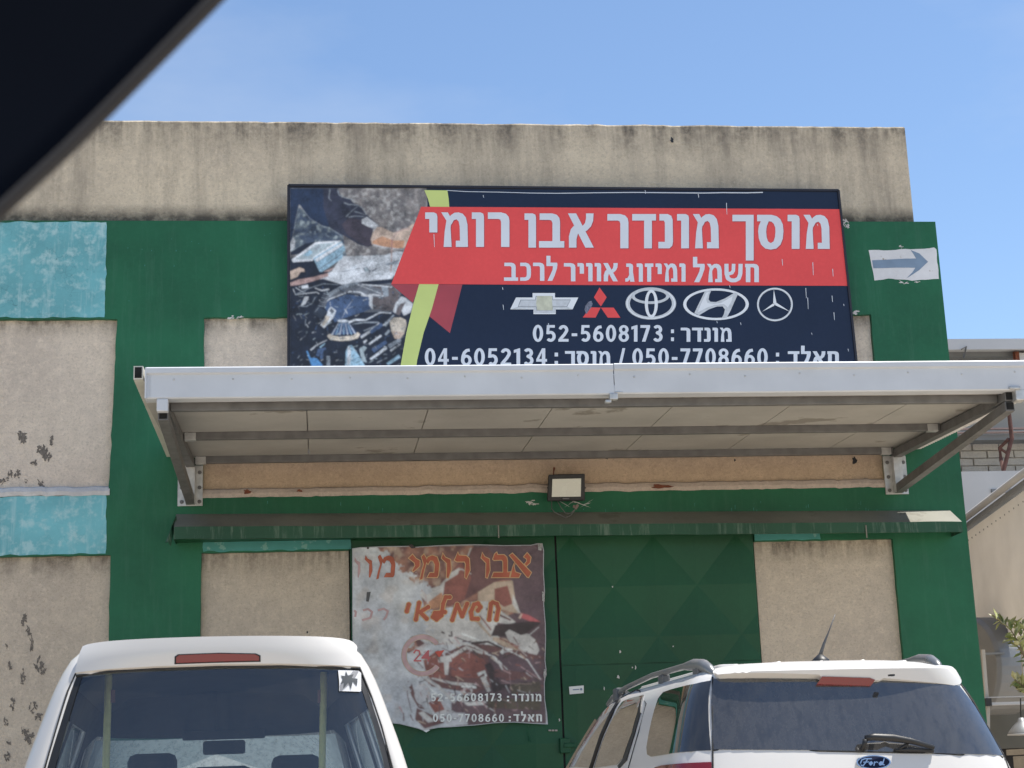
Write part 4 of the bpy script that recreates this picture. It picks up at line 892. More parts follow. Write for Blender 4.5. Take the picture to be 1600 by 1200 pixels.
# engine
p('brown', [(600, 700), (730, 640), (900, 650), (1200, 720), (1200, 900), (880, 960), (520, 900), (480, 850), (560, 820), (600, 760)])
p('plum', [(860, 690), (1208, 740), (1212, 1120), (640, 1140), (640, 1000), (880, 900)])
p('brown2', [(640, 720), (740, 690), (840, 740), (860, 800), (800, 850), (640, 840)])
p('brown', [(280, 600), (330, 580), (430, 600), (480, 640), (380, 700), (300, 650)]); p('rust', [(350, 640), (420, 620), (440, 670), (370, 690)]); p('tan', [(235, 605), (330, 602), (300, 650), (250, 640)])
p('brown2', [(470, 740), (560, 680), (640, 760), (600, 850), (500, 850), (480, 790)])
for c, q, w0, w1 in (('bone', [(640, 720), (730, 665), (830, 700)], 26, 14), ('bone', [(610, 730), (610, 830)], 36, 20), ('bone', [(560, 740), (640, 730)], 34, 40), ('lw', [(700, 580), (860, 640), (1010, 680)], 10, 8), ('bone', [(560, 620), (760, 650), (860, 700)], 18, 10), ('lw', [(900, 640), (1100, 740), (1180, 860)], 8, 5), ('dkb', [(760, 640), (860, 630), (950, 670)], 18, 10), ('dkb', [(660, 600), (820, 660)], 6, 5), ('bone', [(480, 620), (560, 640), (700, 640)], 16, 12), ('dkb', [(580, 570), (600, 580)], 14, 8), ('dkb', [(622, 592), (644, 596), (640, 566)], 12, 10),
                     ('lw', [(840, 700), (900, 720), (980, 800)], 7, 5), ('bone', [(880, 720), (930, 760), (950, 800)], 16, 10), ('lw', [(960, 680), (940, 700)], 26, 20), ('dkb', [(950, 730), (1010, 700), (1040, 690)], 6, 4), ('lw', [(1110, 590), (1170, 540)], 5, 3), ('bone', [(1030, 700), (1045, 670), (1100, 720)], 5, 4), ('bone', [(830, 840), (870, 930)], 34, 28), ('lw', [(800, 830), (840, 810), (850, 840)], 22, 12), ('dkb', [(860, 760), (900, 860), (920, 930)], 40, 60),
                     ('bone', [(480, 850), (560, 900), (660, 1000)], 20, 14), ('bone', [(520, 850), (640, 880), (740, 890), (790, 900)], 10, 28), ('lw', [(700, 900), (790, 905)], 10, 16), ('bone', [(690, 970), (740, 1005), (850, 1000)], 24, 24), ('bone', [(720, 910), (710, 980)], 14, 20), ('bone', [(760, 910), (770, 980)], 10, 16), ('bone2', [(560, 980), (640, 1060)], 24, 20), ('lw', [(820, 1000), (900, 1050)], 5, 4), ('lw', [(500, 900), (560, 960)], 8, 12),
                     ('dkb', [(700, 960), (760, 965), (840, 950)], 18, 10), ('dkb', [(880, 880), (960, 900), (1100, 880)], 30, 20), ('olive', [(860, 1000), (1180, 1010)], 60, 70), ('olive', [(1000, 920), (1180, 900)], 70, 60), ('brown', [(900, 820), (1120, 840)], 50, 40), ('fad', [(1060, 780), (1180, 860)], 5, 3), ('fad', [(990, 800), (1000, 920)], 2, 2), ('fad', [(940, 880), (1130, 885)], 2, 2)): l(c, q, w0, w1)
p('brown', [(370, 860), (400, 880), (420, 950), (480, 1040), (440, 1030), (400, 960), (380, 900)]); l('brown', [(370, 890), (376, 960), (400, 1060)], 8, 3); p('brown', [(430, 1030), (540, 1080), (600, 1120), (480, 1155), (420, 1100)]); p('brown2', [(500, 1000), (560, 960), (600, 1040), (540, 1060)])
p('bone2', ell(465, 945, 48, 68)); p('bone', [(440, 1060), (470, 1050), (540, 1110), (500, 1120)]); p('bone2', [(600, 1060), (720, 1060), (740, 1130), (620, 1140)])
l('fad', [(325, 1020), (345, 1060)], 14, 6); l('brown', [(350, 1060), (352, 1110)], 8, 5); l('brown', [(390, 1070), (410, 1110)], 8, 5)
rg_ = random.Random(5)
for _ in range(300):
    x, y = rg_.uniform(430, 1190), rg_.uniform(600, 1110); a_ = rg_.choice((.5, .6, .9, -.3, 1.4)) + rg_.uniform(-.3, .3); L_ = rg_.uniform(10, 60)
    l(rg_.choice(('brown', 'brown2', 'dkb', 'plum', 'tan', 'bone2', 'olive', 'fad')), [(x, y), (x + L_ * .5 * math.cos(a_), y + L_ * .5 * math.sin(a_) + rg_.uniform(-4, 4)), (x + L_ * math.cos(a_), y + L_ * math.sin(a_))], rg_.uniform(2, 9), rg_.uniform(1, 6))
# the left side has bleached out: blend towards the bare cloth along a ragged line
art.soften(6, .0); fw_ = np.zeros_like(art.im); fw_[:] = CBL['fadew'](art)
yy, xx = np.mgrid[0:art.h, 0:art.w] / art.ss; n_ = vnoise(art.h, art.w, 44, art.rng) * .5 + vnoise(art.h, art.w, 16, art.rng) * .3 + vnoise(art.h, art.w, 6, art.rng) * .2
edge_ = np.interp(yy[:, 0], [0, 40, 80, 150, 200, 260, 300], [30, 62, 118, 104, 60, 70, 90])[:, None]
k_ = np.clip((edge_ + (n_ - .5) * 110 - xx) / 16 + .5, 0, 1)[:, :, None]; art.im = art.im * (1 - k_) + fw_ * k_
art.soften(2, .15, 4)
def keep_b(a):
    Y, X = np.mgrid[0:a.h - 1, 0:a.w - 1]; X = a.box[0] + X / a.ss + .26; Y = a.box[2] + Y / a.ss + .26; m_ = np.zeros(X.shape, bool)
    q = grow0(bo, -1.2)
    for i in range(len(q)):
        xa, ya = q[i]; xb, yb = q[i - 1]
        if ya != yb: m_ ^= ((ya > Y) != (yb > Y)) & (X < (xb - xa) * (Y - ya) / (yb - ya) + xa)
    return m_
art.build('printed_picture', lambda x, y: P(x, y, YW - .038 + ywr(x, y)), printmat('faded_banner_ink'), BN, keep_b).data.polygons.foreach_set('use_smooth', [True] * 0 or [True] * len(bpy.data.objects['printed_picture.001'].data.polygons))
# banner lettering with a pale outline
BO, BL, BF, BW = plain('banner_cream', hexc(185, 150, 110, 1.1) + (1,)), plain('banner_orange', hexc(162, 86, 62, 1.1) + (1,), var=.2, scale=10), bmats[CI['fad']], bmats[CI['lw']]
def sq(x0, x1, yt, yb, polys): return [[(x0 + (x1 - x0) * a, yb - (yb - yt) * c) for a, c in q] for q in polys]
serif = {'א': [[(.02, .92), (.14, 1.0), (.98, .2), (.86, 0), (.8, .02)], [(.66, .86), (.8, 1.02), (.96, .84), (.92, .62), (.76, .48), (.7, .56), (.8, .68), (.78, .78)], [(.24, .6), (.3, .66), (.2, .46), (.26, .22), (.5, .14), (.42, .0), (.06, .0), (.1, .16), (.16, .42)]],
         'ב': [[(.16, .98), (.26, 1.04), (.3, .94), (.66, .94), (.8, .84), (.84, .7), (.84, .2), (1.0, .22), (.94, 0), (0, 0), (.1, .2), (.62, .2), (.62, .66), (.54, .74), (.12, .72), (.06, .76)]],
         'ו': [[(.2, 1.02), (.42, .86), (.9, .76), (.95, .3), (.7, -.02), (.56, .0), (.6, .6), (.1, .82)]], 'ר': [[(.2, 1.04), (.26, .92), (.72, .9), (.92, .78), (.96, .3), (.74, -.04), (.66, 0), (.7, .56), (.64, .66), (.14, .66), (0, .72)]],
         'מ': [[(.08, .92), (.2, 1.02), (.34, .8), (.3, .62), (.2, .3), (.12, -.06), (.0, -.1), (.1, .3), (.2, .58)], [(.3, .7), (.4, .9), (.62, .98), (.86, .9), (.97, .6), (.92, .1), (.86, 0), (.38, 0), (.5, .2), (.72, .2), (.76, .56), (.66, .74), (.52, .76), (.4, .6)]],
         'י': [[(.1, .86), (.4, 1.02), (.66, .84), (.98, .74), (.96, .5), (.46, .26), (.4, .3), (.62, .52), (.56, .66)]]}
def T5(x0, x1, yt, yb, polys): return [Z5(q) for q in sq(x0, x1, yt, yb, polys)]
rows = [('א', 990, 1125, 96, 240), ('ב', 885, 995, 96, 240), ('ו', 815, 875, 96, 240), ('ר', 660, 755, 96, 240), ('ו', 575, 640, 100, 240), ('מ', 450, 570, 105, 240), ('י', 375, 450, 105, 240)]
grow = grow0
ol = []; fi = []; fd = []
for ch, x0, x1, yt, yb in rows:
    q = T5(x0, x1, yt, yb, serif[ch]); fi.append((q, [])); ol.append(([grow(g_, 1.3) for g_ in q], []))
for ch, x0, x1, yt, yb in (('מ', 185, 305, 105, 240), ('ו', 110, 165, 108, 240)): fi.append((T5(x0, x1, yt, yb, serif[ch]), []))
fd.append((T5(48, 92, 120, 240, serif['ו']), []))
# handwritten line
hw = {'ח': [[(868, 495), (880, 400), (890, 392), (915, 400), (925, 430), (912, 495)]], 'ש': [[(800, 440), (815, 420), (800, 398), (778, 405), (758, 450), (765, 490), (800, 492)]], 'מ': [[(645, 498), (675, 405), (705, 475), (735, 400)]],
      'ל': [[(630, 360), (605, 360), (590, 400), (580, 470), (550, 495), (528, 480), (540, 455), (600, 450)]], 'א': [[(445, 395), (425, 495)], [(500, 420), (450, 450), (490, 490)]], 'י': [[(382, 405), (370, 445)]]}
for k, q in hw.items():
    for ln in q:
        fi.append(([Z5(ell(*c, 13, 13, 10)) for c in ln] + [Z5(g_) for g_ in stroke(ln, 22)], [])); ol.append(([Z5(ell(*c, 18, 18, 12)) for c in ln] + [Z5(g_) for g_ in stroke(ln, 34)], []))
for ln in ([(195, 440), (230, 430), (256, 445), (245, 480), (230, 498)], [(105, 440), (135, 432), (160, 450), (150, 485), (100, 500)], [(52, 440), (62, 450), (58, 480)]): fd.append(([Z5(g_) for g_ in stroke(ln, 13)], []))
# 24 in an arrow ring
ra = arc(465, 712, 112, 112, -30, -330 - 0, 40)
fdr = stroke(arc(465, 712, 112, 112, 35, 322, 44), 24); fd2 = [([Z5(q) for q in fdr], [])]
olr = [([Z5(q) for q in stroke(arc(465, 712, 112, 112, 36, 322, 44), 32)], [])]
S('ring_outline', olr, bmats[CI['tan']], BN, bn(3.2), step=6); S('arrow_ring', fd2, bmats[CI['fad']], BN, bn(4), step=6); S('arrow_head', [([Z5([(540, 690), (598, 680), (566, 724)])], [])], bmats[CI['red']], BN, bn(5), step=6)
n24 = [Z5(q) for q in stroke([(412, 700), (425, 680), (445, 685), (450, 705), (415, 745), (458, 745)], 9) + stroke([(500, 750), (500, 685), (462, 728), (515, 728)], 9)]
S('number_print', [(n24, [])], bmats[CI['pinkr']], BN, bn(4.5), step=6)
for r_ in ol: S('letter_outline', [r_], BO, BN, bn(3.4), step=6)
for r_ in fi: S('letter', [r_], BL, BN, bn(4.4), step=6)
for r_ in fd: S('faded_letter', [r_], BF, BN, bn(3.8), step=6)
def shear(runs): return [([Z5(q) for q in a], [Z5(q) for q in c]) for a, c in runs]
for s_, x0, x1, yt, yb in (('52-56608173', 515, 945, 942, 990), (':', 973, 992, 945, 992), ('רדנומ', 1005, 1185, 945, 990), ('050-7708660', 528, 958, 1066, 1114), (':', 984, 1002, 1068, 1114), ('דלאח', 1015, 1190, 1068, 1112)):
    if s_ == ':':
        for q_ in text(s_, x0, x1, yt, yb)[0][0]: S('colon_dot', [([Z5(q_)], [])], BW, BN, bn(4.2))
    else: S('phone_line_word', shear(text(s_, x0, x1, yt, yb, gap=.18)), BW, BN, bn(4.2), step=6)
# eyelets and tie marks
TAPE = plain('pale_tape', (.35, .34, .33, 1), .7, var=.5, scale=60)
for q in ([(1163, 34), (1188, 36), (1186, 78), (1164, 76)], [(1188, 325), (1204, 330), (1204, 388), (1190, 384)], [(1200, 795), (1212, 800), (1216, 830), (1204, 860), (1196, 830)]): S('tie_tape', [([Z5(q)], [])], TAPE, BN, bn(9), step=6)
S('eyelet', [([Z5(ell(135, 63, 7, 7, 12))], []), ([Z5([(378, 46), (400, 40), (425, 62), (400, 66)])], [])], bmats[CI['dkb']], BN, bn(9), step=6); S('tie_mark', [([Z5([(128, 330), (152, 328), (140, 388), (124, 386)])], [])], plain('grey_mark', (.08, .08, .08, 1), .6), BN, bn(4), step=6); S('torn_tip', [([Z5([(470, 1168), (500, 1160), (512, 1164), (488, 1178)])], [])], BW, BN, bn(3), step=6)
# ------------------------------------------------------------------ car bodies
def cr(tab, x):
    i = int(max(0, min(len(tab) - 2, math.floor(x)))); t = x - i
    p0, p1, p2, p3 = tab[max(i - 1, 0)], tab[i], tab[i + 1], tab[min(i + 2, len(tab) - 1)]
    return tuple(.5 * ((2 * b) + (c - a) * t + (2 * a - 5 * b + 4 * c - d) * t * t + (3 * b - a - 3 * c + d) * t ** 3) for a, b, c, d in zip(p0, p1, p2, p3))
class Car:
    """body skin as one surface: u runs round the plan outline (0 = middle of the tail, 1 = end of the corner, 5 = front corner, 6 = middle of the nose),
    v runs up the side and over the roof, in metres"""
    def __init__(s, root, loc, rot, prof, cz, nexp=3.4):
        s.root = root; s.o = Vector(loc); s.c, s.s_ = math.cos(rot), math.sin(rot); s.prof = prof; s.cz = cz; s.n = nexp
        s.vs = [0]
        for a, b in zip(prof, prof[1:]): s.vs.append(s.vs[-1] + math.sqrt(sum((a[i] - b[i]) ** 2 for i in range(2))))
        s.V = s.vs[-1]
    def row(s, v):
        v = max(0, min(s.V, v)); i = 0
        while i < len(s.vs) - 2 and s.vs[i + 1] < v: i += 1
        return cr(s.prof, i + (v - s.vs[i]) / (s.vs[i + 1] - s.vs[i]))
    def W(s, x, y, z): return Vector((s.o.x + x * s.c - y * s.s_, s.o.y + x * s.s_ + y * s.c, s.o.z + z))
    def loc(s, u, v):
        z, w, yr, yf = s.row(v); w = max(w, .001); a = abs(u); sg = -1 if u < 0 else 1
        c = min(s.cz, (yf - yr) * .45); cf = min(.9, (yf - yr) * .45)
        def sup(k, cc, n):
            th = k * math.pi / 2; S_, C_ = math.sin(th), math.cos(th); r = (S_ ** n + max(C_, 0) ** n) ** (-1 / n); return w * r * S_, cc - cc * r * C_
        if a <= 1: x, d = sup(a, c, s.n); y = yr + d
        elif a <= 5: x = w; y = yr + c + (a - 1) / 4 * (yf - cf - yr - c)
        else: x, d = sup(max(0, 6 - a), cf, 2.6); y = yf - d
        return Vector((sg * x, y, z))
    def F(s, u, v, off=0.):
        p = s.loc(u, v)
        if off:
            e = .004; a = s.loc(u + e, v) - s.loc(u - e, v); b = s.loc(u, min(v + e, s.V)) - s.loc(u, max(v - e, 0)); n = a.cross(b)
            if n.length > 1e-12: p = p + n.normalized() * off
        return s.W(*p)
    def v_of_z(s, z):
        a, b = 0., s.V
        for _ in range(40):
            m_ = (a + b) / 2
            if s.row(m_)[0] < z: a = m_
            else: b = m_
        return a
    def side(s, sg, y, z):
        v = s.v_of_z(z); r = s.row(v); c = min(s.cz, (r[3] - r[2]) * .45); cf = min(.9, (r[3] - r[2]) * .45)
        return (sg * (1 + 4 * (y - r[2] - c) / (r[3] - cf - r[2] - c)), v)
    def hit(s, px, py, off=0., urange=(-6, 6)):
        """the surface position seen at a photo position (nearest facing one)"""
        if not hasattr(s, 'grid'):
            s.grid = []
            for i in range(121):
                for j in range(40):
                    u, v = -6 + i * .1, s.V * j / 39; q = s.F(u, v); n = s.F(u, v, .05) - q
                    if n.dot(q - Vector((0, 0, CAMZ))) < .0: s.grid.append((u, v) + Q(q))
        g = min((t_ for t_ in s.grid if urange[0] <= t_[0] <= urange[1]), key=lambda t_: (t_[2] - px) ** 2 + (t_[3] - py) ** 2); u, v = g[0], g[1]
        for _ in range(14):
            x, y = Q(s.F(u, v, off)); e = 1e-3; xu, yu = Q(s.F(u + e, v, off)); xv, yv = Q(s.F(u, v + e, off))
            a, b_, c, d = (xu - x) / e, (xv - x) / e, (yu - y) / e, (yv - y) / e; D = a * d - b_ * c
            if abs(D) < 1: break
            ex, ey = px - x, py - y; du, dv = (ex * d - ey * b_) / D, (a * ey - c * ex) / D
            u += max(-.15, min(.15, du)); v += max(-.1, min(.1, dv)); v = max(0, min(s.V - .005, v))
        return (u, v)
    def hits(s, pts, off=0., **k): return [s.hit(a, b, off, **k) for a, b in pts]
    def skin(s, holes, mats, step=.07):
        b = MB(); sheet(b, [[(-6, 0), (6, 0), (6, s.V), (-6, s.V)]], lambda u, v: s.F(u, v), holes=holes, step=step)
        o = b.build('body', mats, s.root, smooth=True, fix=False)
        md = o.modifiers.new('thick', 'SOLIDIFY'); md.thickness = .022; md.offset = -1; md.material_offset = 1; md.material_offset_rim = 0
        return o
    def patch(s, name, poly, mat, off=.004, parent=None, step=.07, rim=True, thick=None):
        """a panel lying on the body, with its edges closed down to the body"""
        f = off if callable(off) else (lambda u, v: off)
        b = MB(); vs, fs = tri([poly], (), step); b.add([s.F(u, v, f(u, v)) for u, v in vs], fs)
        if rim:
            r = resample(poly if area2(poly) > 0 else poly[::-1], step); n = len(r)
            b.add([s.F(u, v, f(u, v)) for u, v in r] + [s.F(u, v, f(u, v) - (thick or f(u, v) + .004)) for u, v in r], [(i, i + n, (i + 1) % n + n, (i + 1) % n) for i in range(n)])
        o = b.build(name, mat, parent or s.root, smooth=True, fix=False)
        es = o.modifiers.new('edges', 'EDGE_SPLIT'); es.split_angle = math.radians(40)
        return o
    def line(s, name, pts, w, mat, off=.002, parent=None, closed=False):
        b = MB(); q = [s.F(u, v, off) for u, v in pts]
        b.tube(q, w / 2, 5); return b.build(name, mat, parent or s.root, smooth=True)
    def tube(s, name, pts, r, mat, parent=None, n=8):
        b = MB(); b.tube([s.W(*p) for p in pts], r, n); return b.build(name, mat, parent or s.root, smooth=True)
    def wheel(s, x, y, R_=.34, wd=.22):
        q = s.W(x, y, R_); ax = s.W(x + (1 if x > 0 else -1), y, R_) - q
        t_ = MB(); t_.lathe(q - ax * wd / 2, ax, [(R_ * .62, 0), (R_ * .93, .0), (R_, .03), (R_, wd - .03), (R_ * .93, wd), (R_ * .62, wd)], 36); t_ = t_.build('tyre', RUBBER, s.root, smooth=True)
        r = MB(); r.lathe(q - ax * wd / 2, ax, [(.001, wd * .7), (R_ * .2, wd * .75), (R_ * .3, wd * .66), (R_ * .58, wd * .8), (R_ * .625, wd * .97)], 36)
        for k in range(5):
            a = k * 2 * math.pi / 5; up_ = Vector((0, 0, 1)); sd = ax.cross(up_); d = up_ * math.cos(a) + sd * math.sin(a)
            r.beam(q + ax * (wd * .3) + d * R_ * .15, q + ax * (wd * .36) + d * R_ * .6, .06, .03, ax)
        r.build('rim', CHROMED, t_, smooth=False)
CHROMED = plain('dull_alloy', (.35, .35, .36, 1), .35, .8, .05)
SEAM = plain('dark_panel_gap', (.02, .02, .02, 1), .8)
def arch(car, sg, y, R_=.40):
    pts = [(y + R_ * math.cos(a), .34 + R_ * math.sin(a)) for a in [math.pi * k / 14 for k in range(15)]]
    pts = [(yy, max(zz, car.prof[0][0] + .03)) for yy, zz in pts]
    return [car.side(sg, *q) for q in pts]
def lamp(car, name, yzs, sg, mat, off=.012): return car.patch(name, [car.side(sg, *q) for q in yzs], mat, off)

# ---- white van
VN = thing('passenger_van', (-.456, 7.8, 0), 'white passenger van at left seen from behind, with yellow poles inside its rear window', 'van')
VN.rotation_euler.z = math.radians(3.5)
vp = [(.26, .86, .12, 4.75), (.42, .925, .02, 4.90), (.7, .955, -.02, 4.95), (.95, .955, .0, 4.85), (1.12, .94, .02, 4.35), (1.28, .90, .045, 4.12), (1.45, .855, .08, 3.88), (1.62, .80, .115, 3.64), (1.78, .745, .155, 3.40), (1.88, .70, .19, 3.22), (1.945, .655, .225, 3.05), (1.985, .58, .27, 2.9), (2.008, .42, .36, 2.7), (2.02, .2, .5, 2.5), (2.025, .004, .7, 2.3)]
van = Car(VN, (-.456, 7.8, 0), math.radians(3.5), vp, .30, 3.6)
HV = lambda pts, **k: van.hits(pts, urange=(-1.05, 1.05), **k)
gl_px = [(119, 1056), (170, 1050), (240, 1045.5), (342, 1042), (440, 1041.5), (520, 1043), (562, 1045.5), (578, 1085), (594, 1135), (612, 1199)]
vg = HV(gl_px)
gR, gL = vg[-1], HV([(73, 1199)])[0]
vb = van.v_of_z(1.10)
rear_hole = [gL, HV([(94, 1130)])[0]] + vg + [(gR[0] + .03, vb + .05), (gR[0] - .02, vb), (gL[0] + .02, vb), (gL[0] - .03, vb + .05)]
ws_hole = [(5.25, van.v_of_z(1.16)), (6.0, van.v_of_z(1.13)), (6.0, van.v_of_z(1.69)), (5.30, van.v_of_z(1.67))]
ws_hole2 = [(-u, v) for u, v in ws_hole]
sideh = []
for sg in (-1, 1):
    for y0, y1 in ((.45, 1.45), (1.55, 2.6), (2.72, 3.45)):
        sideh.append([van.side(sg, y0, 1.12), van.side(sg, y1, 1.12), van.side(sg, min(y1, 3.3), 1.70), van.side(sg, y0 + .06, 1.70)])
arches = [arch(van, sg, y) for sg in (-1, 1) for y in (.95, 4.0)]
van.skin([rear_hole, ws_hole, ws_hole2] + sideh, [CARW, DARKIN])
VG = van.patch('rear_window', rear_hole, GLASS_VAN, -.006, rim=False)
for h in (ws_hole, ws_hole2): van.patch('windscreen', h, GLASS_WIND, -.006, rim=False)
for h in sideh: van.patch('side_window', h, GLASS_VAN, -.004, rim=False)
for a_ in arches: van.patch('wheel_arch', a_, HOLE, .003, rim=False)
for x in (-.82, .82):
    for y in (.95, 4.0): van.wheel(x, y)
# black ceramic border of the rear glass, rubber gap to the pillars
van.line('tailgate_gap', HV([(147, 1011), (132, 1027), (118, 1053), (106, 1080), (94, 1118), (73, 1190), (66, 1215)]), .010, SEAM, .0)
van.line('tailgate_gap', HV([(545, 1004), (553, 1024), (563, 1046), (580, 1088), (596, 1135), (613, 1200), (618, 1225)]), .010, SEAM, .0)
# glass border
for sgn in (-1, 1):
    pts = HV([(119, 1056), (94, 1130), (73, 1199)]) if sgn < 0 else HV([(562, 1045.5), (594, 1135), (612, 1199)])
    w_ = .035; q = pts + [(pts[-1][0], vb + .02)]
    van.patch('glass_border', q + [(u - sgn * w_, v - .004) for u, v in q[::-1]], BLACK, -.004, parent=VG, rim=False)
van.line('rubber_seal', HV(gl_px[:7], off=.0), .012, BLACK, .0)
# spoiler: overhangs the glass; grows out towards its lower lip
sp_lo = HV([(119, 1053), (170, 1048), (240, 1044.5), (342, 1041), (440, 1040), (520, 1041.5), (562, 1043.5)]); sp_hi = HV([(552, 1022), (545, 1007), (500, 1001.5), (420, 998.5), (342, 998), (250, 1000), (190, 1004), (146, 1011.5), (131, 1027)])
vlo = sum(v for _, v in sp_lo) / len(sp_lo)
vanU = max(abs(q[0]) for q in sp_lo + sp_hi)
def spo(u, v):
    k = (v - vlo) / .17; e = max(0, 1 - (abs(u) / vanU) ** 2.6); h_ = .015 + .095 * k if k < .68 else max(0., .0796 - (k - .68) * .22)
    return .004 + e * max(0, h_)
SPV = van.patch('spoiler', sp_lo + sp_hi, CARW, spo, step=.035)
bl_ = HV([(275, 1026.5), (280, 1023.5), (340, 1021.5), (398, 1022), (405, 1024.5), (405, 1029.5), (340, 1031), (275, 1033)], off=.05)
van.patch('brake_light', bl_, RED, lambda u, v: spo(u, v) + .005, parent=SPV, step=.03)
van.patch('brake_light_rim', [(u + (-.006 if u < bl_[2][0] else .006), v + (.004 if i < 5 else -.004)) for i, (u, v) in enumerate(bl_)], SEAM, lambda u, v: spo(u, v) + .002, parent=SPV, step=.03)
# sticker on the glass
st = van.patch('sticker', HV([(528, 1047.5), (560, 1048.5), (564, 1052), (564, 1080), (562, 1081), (530, 1080)]), plain('sticker_white', (.55, .55, .56, 1), .4), .002, parent=VG, rim=False)
van.patch('sticker_star', HV([(540, 1049), (543, 1056), (552, 1054), (549, 1060), (558, 1061), (557, 1072), (551, 1064), (548, 1077), (544, 1067), (536, 1076), (537, 1067), (531, 1070), (535, 1061), (532, 1056), (539, 1057)]), plain('sticker_ink', (.04, .045, .05, 1), .4), .004, parent=st, rim=False, step=.02)
van.patch('sticker_stripe', HV([(551, 1049), (560, 1049), (534, 1079), (531, 1079), (531, 1071)]), plain('sticker_grey', (.2, .2, .21, 1), .4), .003, parent=st, rim=False, step=.02)
# interior
YELP = plain('yellow_pole_cover', (.88, .80, .33, 1), .5, var=.12, scale=20)
def ray(px, py, Y): return P(px, py, Y)
for x1, x2 in ((170, 165), (506, 503)):
    b = MB(); b.tube([ray(x1, 1050, 8.42), ray(x2, 1215, 8.42), ray(x2 - .5, 1262, 8.42)], .0175, 10); po = b.build('grab_pole', YELP, VN, smooth=True)
    c = MB(); q = ray(x1 + (6 if x1 < 300 else -6), 1088, 8.42); c.box(q.x - .012, q.x + .012, q.y - .01, q.y + .01, q.z - .03, q.z + .03); c.build('pole_bracket', plain('red_tag', (.2, .08, .07, 1)), po)
for px, yy, wd in ((237, 1177, .14), (462, 1179, .14), (345, 1197, .17)):
    seat = MB(); Y_ = 10.1 if px != 345 else 9.6; q = ray(px, yy, Y_)
    seat.box(q.x - .24, q.x + .24, Y_ + .02, Y_ + .16, .62, q.z - .24); seat.box(q.x - .24, q.x + .24, Y_ + .18, Y_ + .62, .5, .64); so_ = seat.build('seat', DARKIN, VN, bevel=.05)
    h = MB(); h.box(q.x - wd, q.x + wd, Y_, Y_ + .1, q.z - .2, q.z); h.build('headrest', DARKIN, so_, bevel=.045)
b = MB(); q = ray(350, 1167, 10.9); b.box(q.x - .13, q.x + .13, q.y, q.y + .03, q.z - .045, q.z + .04); b.build('rear_view_mirror', DARKIN, VN, bevel=.02)
b = MB(); q = ray(350, 1153, 11.2); b.box(q.x - .26, q.x + .26, q.y - .02, q.y, q.z - .01, q.z + .05); b.build('sun_visor', DARKIN, VN, bevel=.01)
LIN = plain('pale_cabin_lining', (.10, .10, .105, 1), .9)
b = MB(); vs = []
for y in (.55, 3.0): vs += [tuple(van.W(x, y, z)) for x, z in ((-.66, 1.80), (-.52, 1.90), (0, 1.94), (.52, 1.90), (.66, 1.80))]
b.add(vs, [(i, i + 1, i + 6, i + 5) for i in range(4)]); b.build('headliner', LIN, VN, smooth=True)
b = MB(); vs = [tuple(van.W(*q)) for q in ((-.85, .1, .42), (.85, .1, .42), (.85, 4.3, .42), (-.85, 4.3, .42))]; b.add(vs, [(0, 1, 2, 3)]); b.build('floor_pan', DARKIN, VN)
b = MB(); vs = [tuple(van.W(*q)) for q in ((-.8, 3.5, 1.05), (.8, 3.5, 1.05), (.8, 4.1, 1.12), (-.8, 4.1, 1.12))]; b.add(vs, [(0, 1, 2, 3)]); b.build('dashboard', DARKIN, VN)
# outside mirror frames and small trims below the frame of the picture
for sg in (-1, 1):
    b = MB(); q = van.W(sg * 1.08, 3.55, 1.2); b.box(q.x - .1, q.x + .1, q.y - .05, q.y + .06, q.z - .12, q.z + .12); q2 = van.W(sg * .9, 3.6, 1.12); b.tube([q, q2], .03, 6); b.build('door_mirror', BLACK, VN, bevel=.02)
    van.patch('tail_light', [van.side(sg, .12, .82) if False else (sg * .80, van.v_of_z(.72)), (sg * 1.05, van.v_of_z(.72)), (sg * 1.04, van.v_of_z(1.24)), (sg * .90, van.v_of_z(1.24))], RED, .012)
    van.patch('headlight', [(sg * 5.25, van.v_of_z(.72)), (sg * 5.75, van.v_of_z(.70)), (sg * 5.7, van.v_of_z(.86)), (sg * 5.2, van.v_of_z(.95))], CHROME, .008)
van.patch('rear_bumper', [(-1.1, van.v_of_z(.36)), (1.1, van.v_of_z(.36)), (1.1, van.v_of_z(.60)), (-1.1, van.v_of_z(.60))], CARW, .05)
PLATE = plain('yellow_number_plate', (.6, .48, .05, 1), .5)
van.patch('number_plate', [(-.28, van.v_of_z(.74)), (.28, van.v_of_z(.74)), (.28, van.v_of_z(.85)), (-.28, van.v_of_z(.85))], PLATE, .012)

# ---- white estate car (SUV)
SV = thing('suv', (2.5, 7.85, 0), 'white four wheel drive car at right seen from behind, with roof rails and antenna', 'car')
SV.rotation_euler.z = math.radians(4.5)
spf = [(.30, .85, .14, 4.70), (.48, .91, .02, 4.85), (.74, .93, -.03, 4.88), (.95, .925, -.02, 4.80), (1.06, .91, .0, 4.5), (1.13, .895, .02, 3.75), (1.24, .865, .05, 3.55), (1.38, .825, .095, 3.33), (1.52, .78, .145, 3.10), (1.64, .735, .19, 2.90), (1.73, .69, .225, 2.75), (1.785, .63, .26, 2.62), (1.815, .52, .33, 2.5), (1.83, .34, .42, 2.4), (1.838, .15, .6, 2.3), (1.84, .004, .8, 2.2)]
suv = Car(SV, (2.5, 7.85, 0), math.radians(4.5), spf, .34, 3.8)
HR = lambda pts, **k: suv.hits(pts, urange=(-1.0, 1.1), **k)
HS = lambda pts, **k: suv.hits(pts, urange=(-5.0, -.75), **k)
HA = lambda pts, **k: suv.hits(pts, urange=(-5.0, 1.1), **k)
suv.skin([], [CARW, DARKIN])
SEAMP = [(1114, 1030), (1113.5, 1060), (1113.5, 1110), (1113.5, 1172), (1114, 1200), (1115, 1230)]
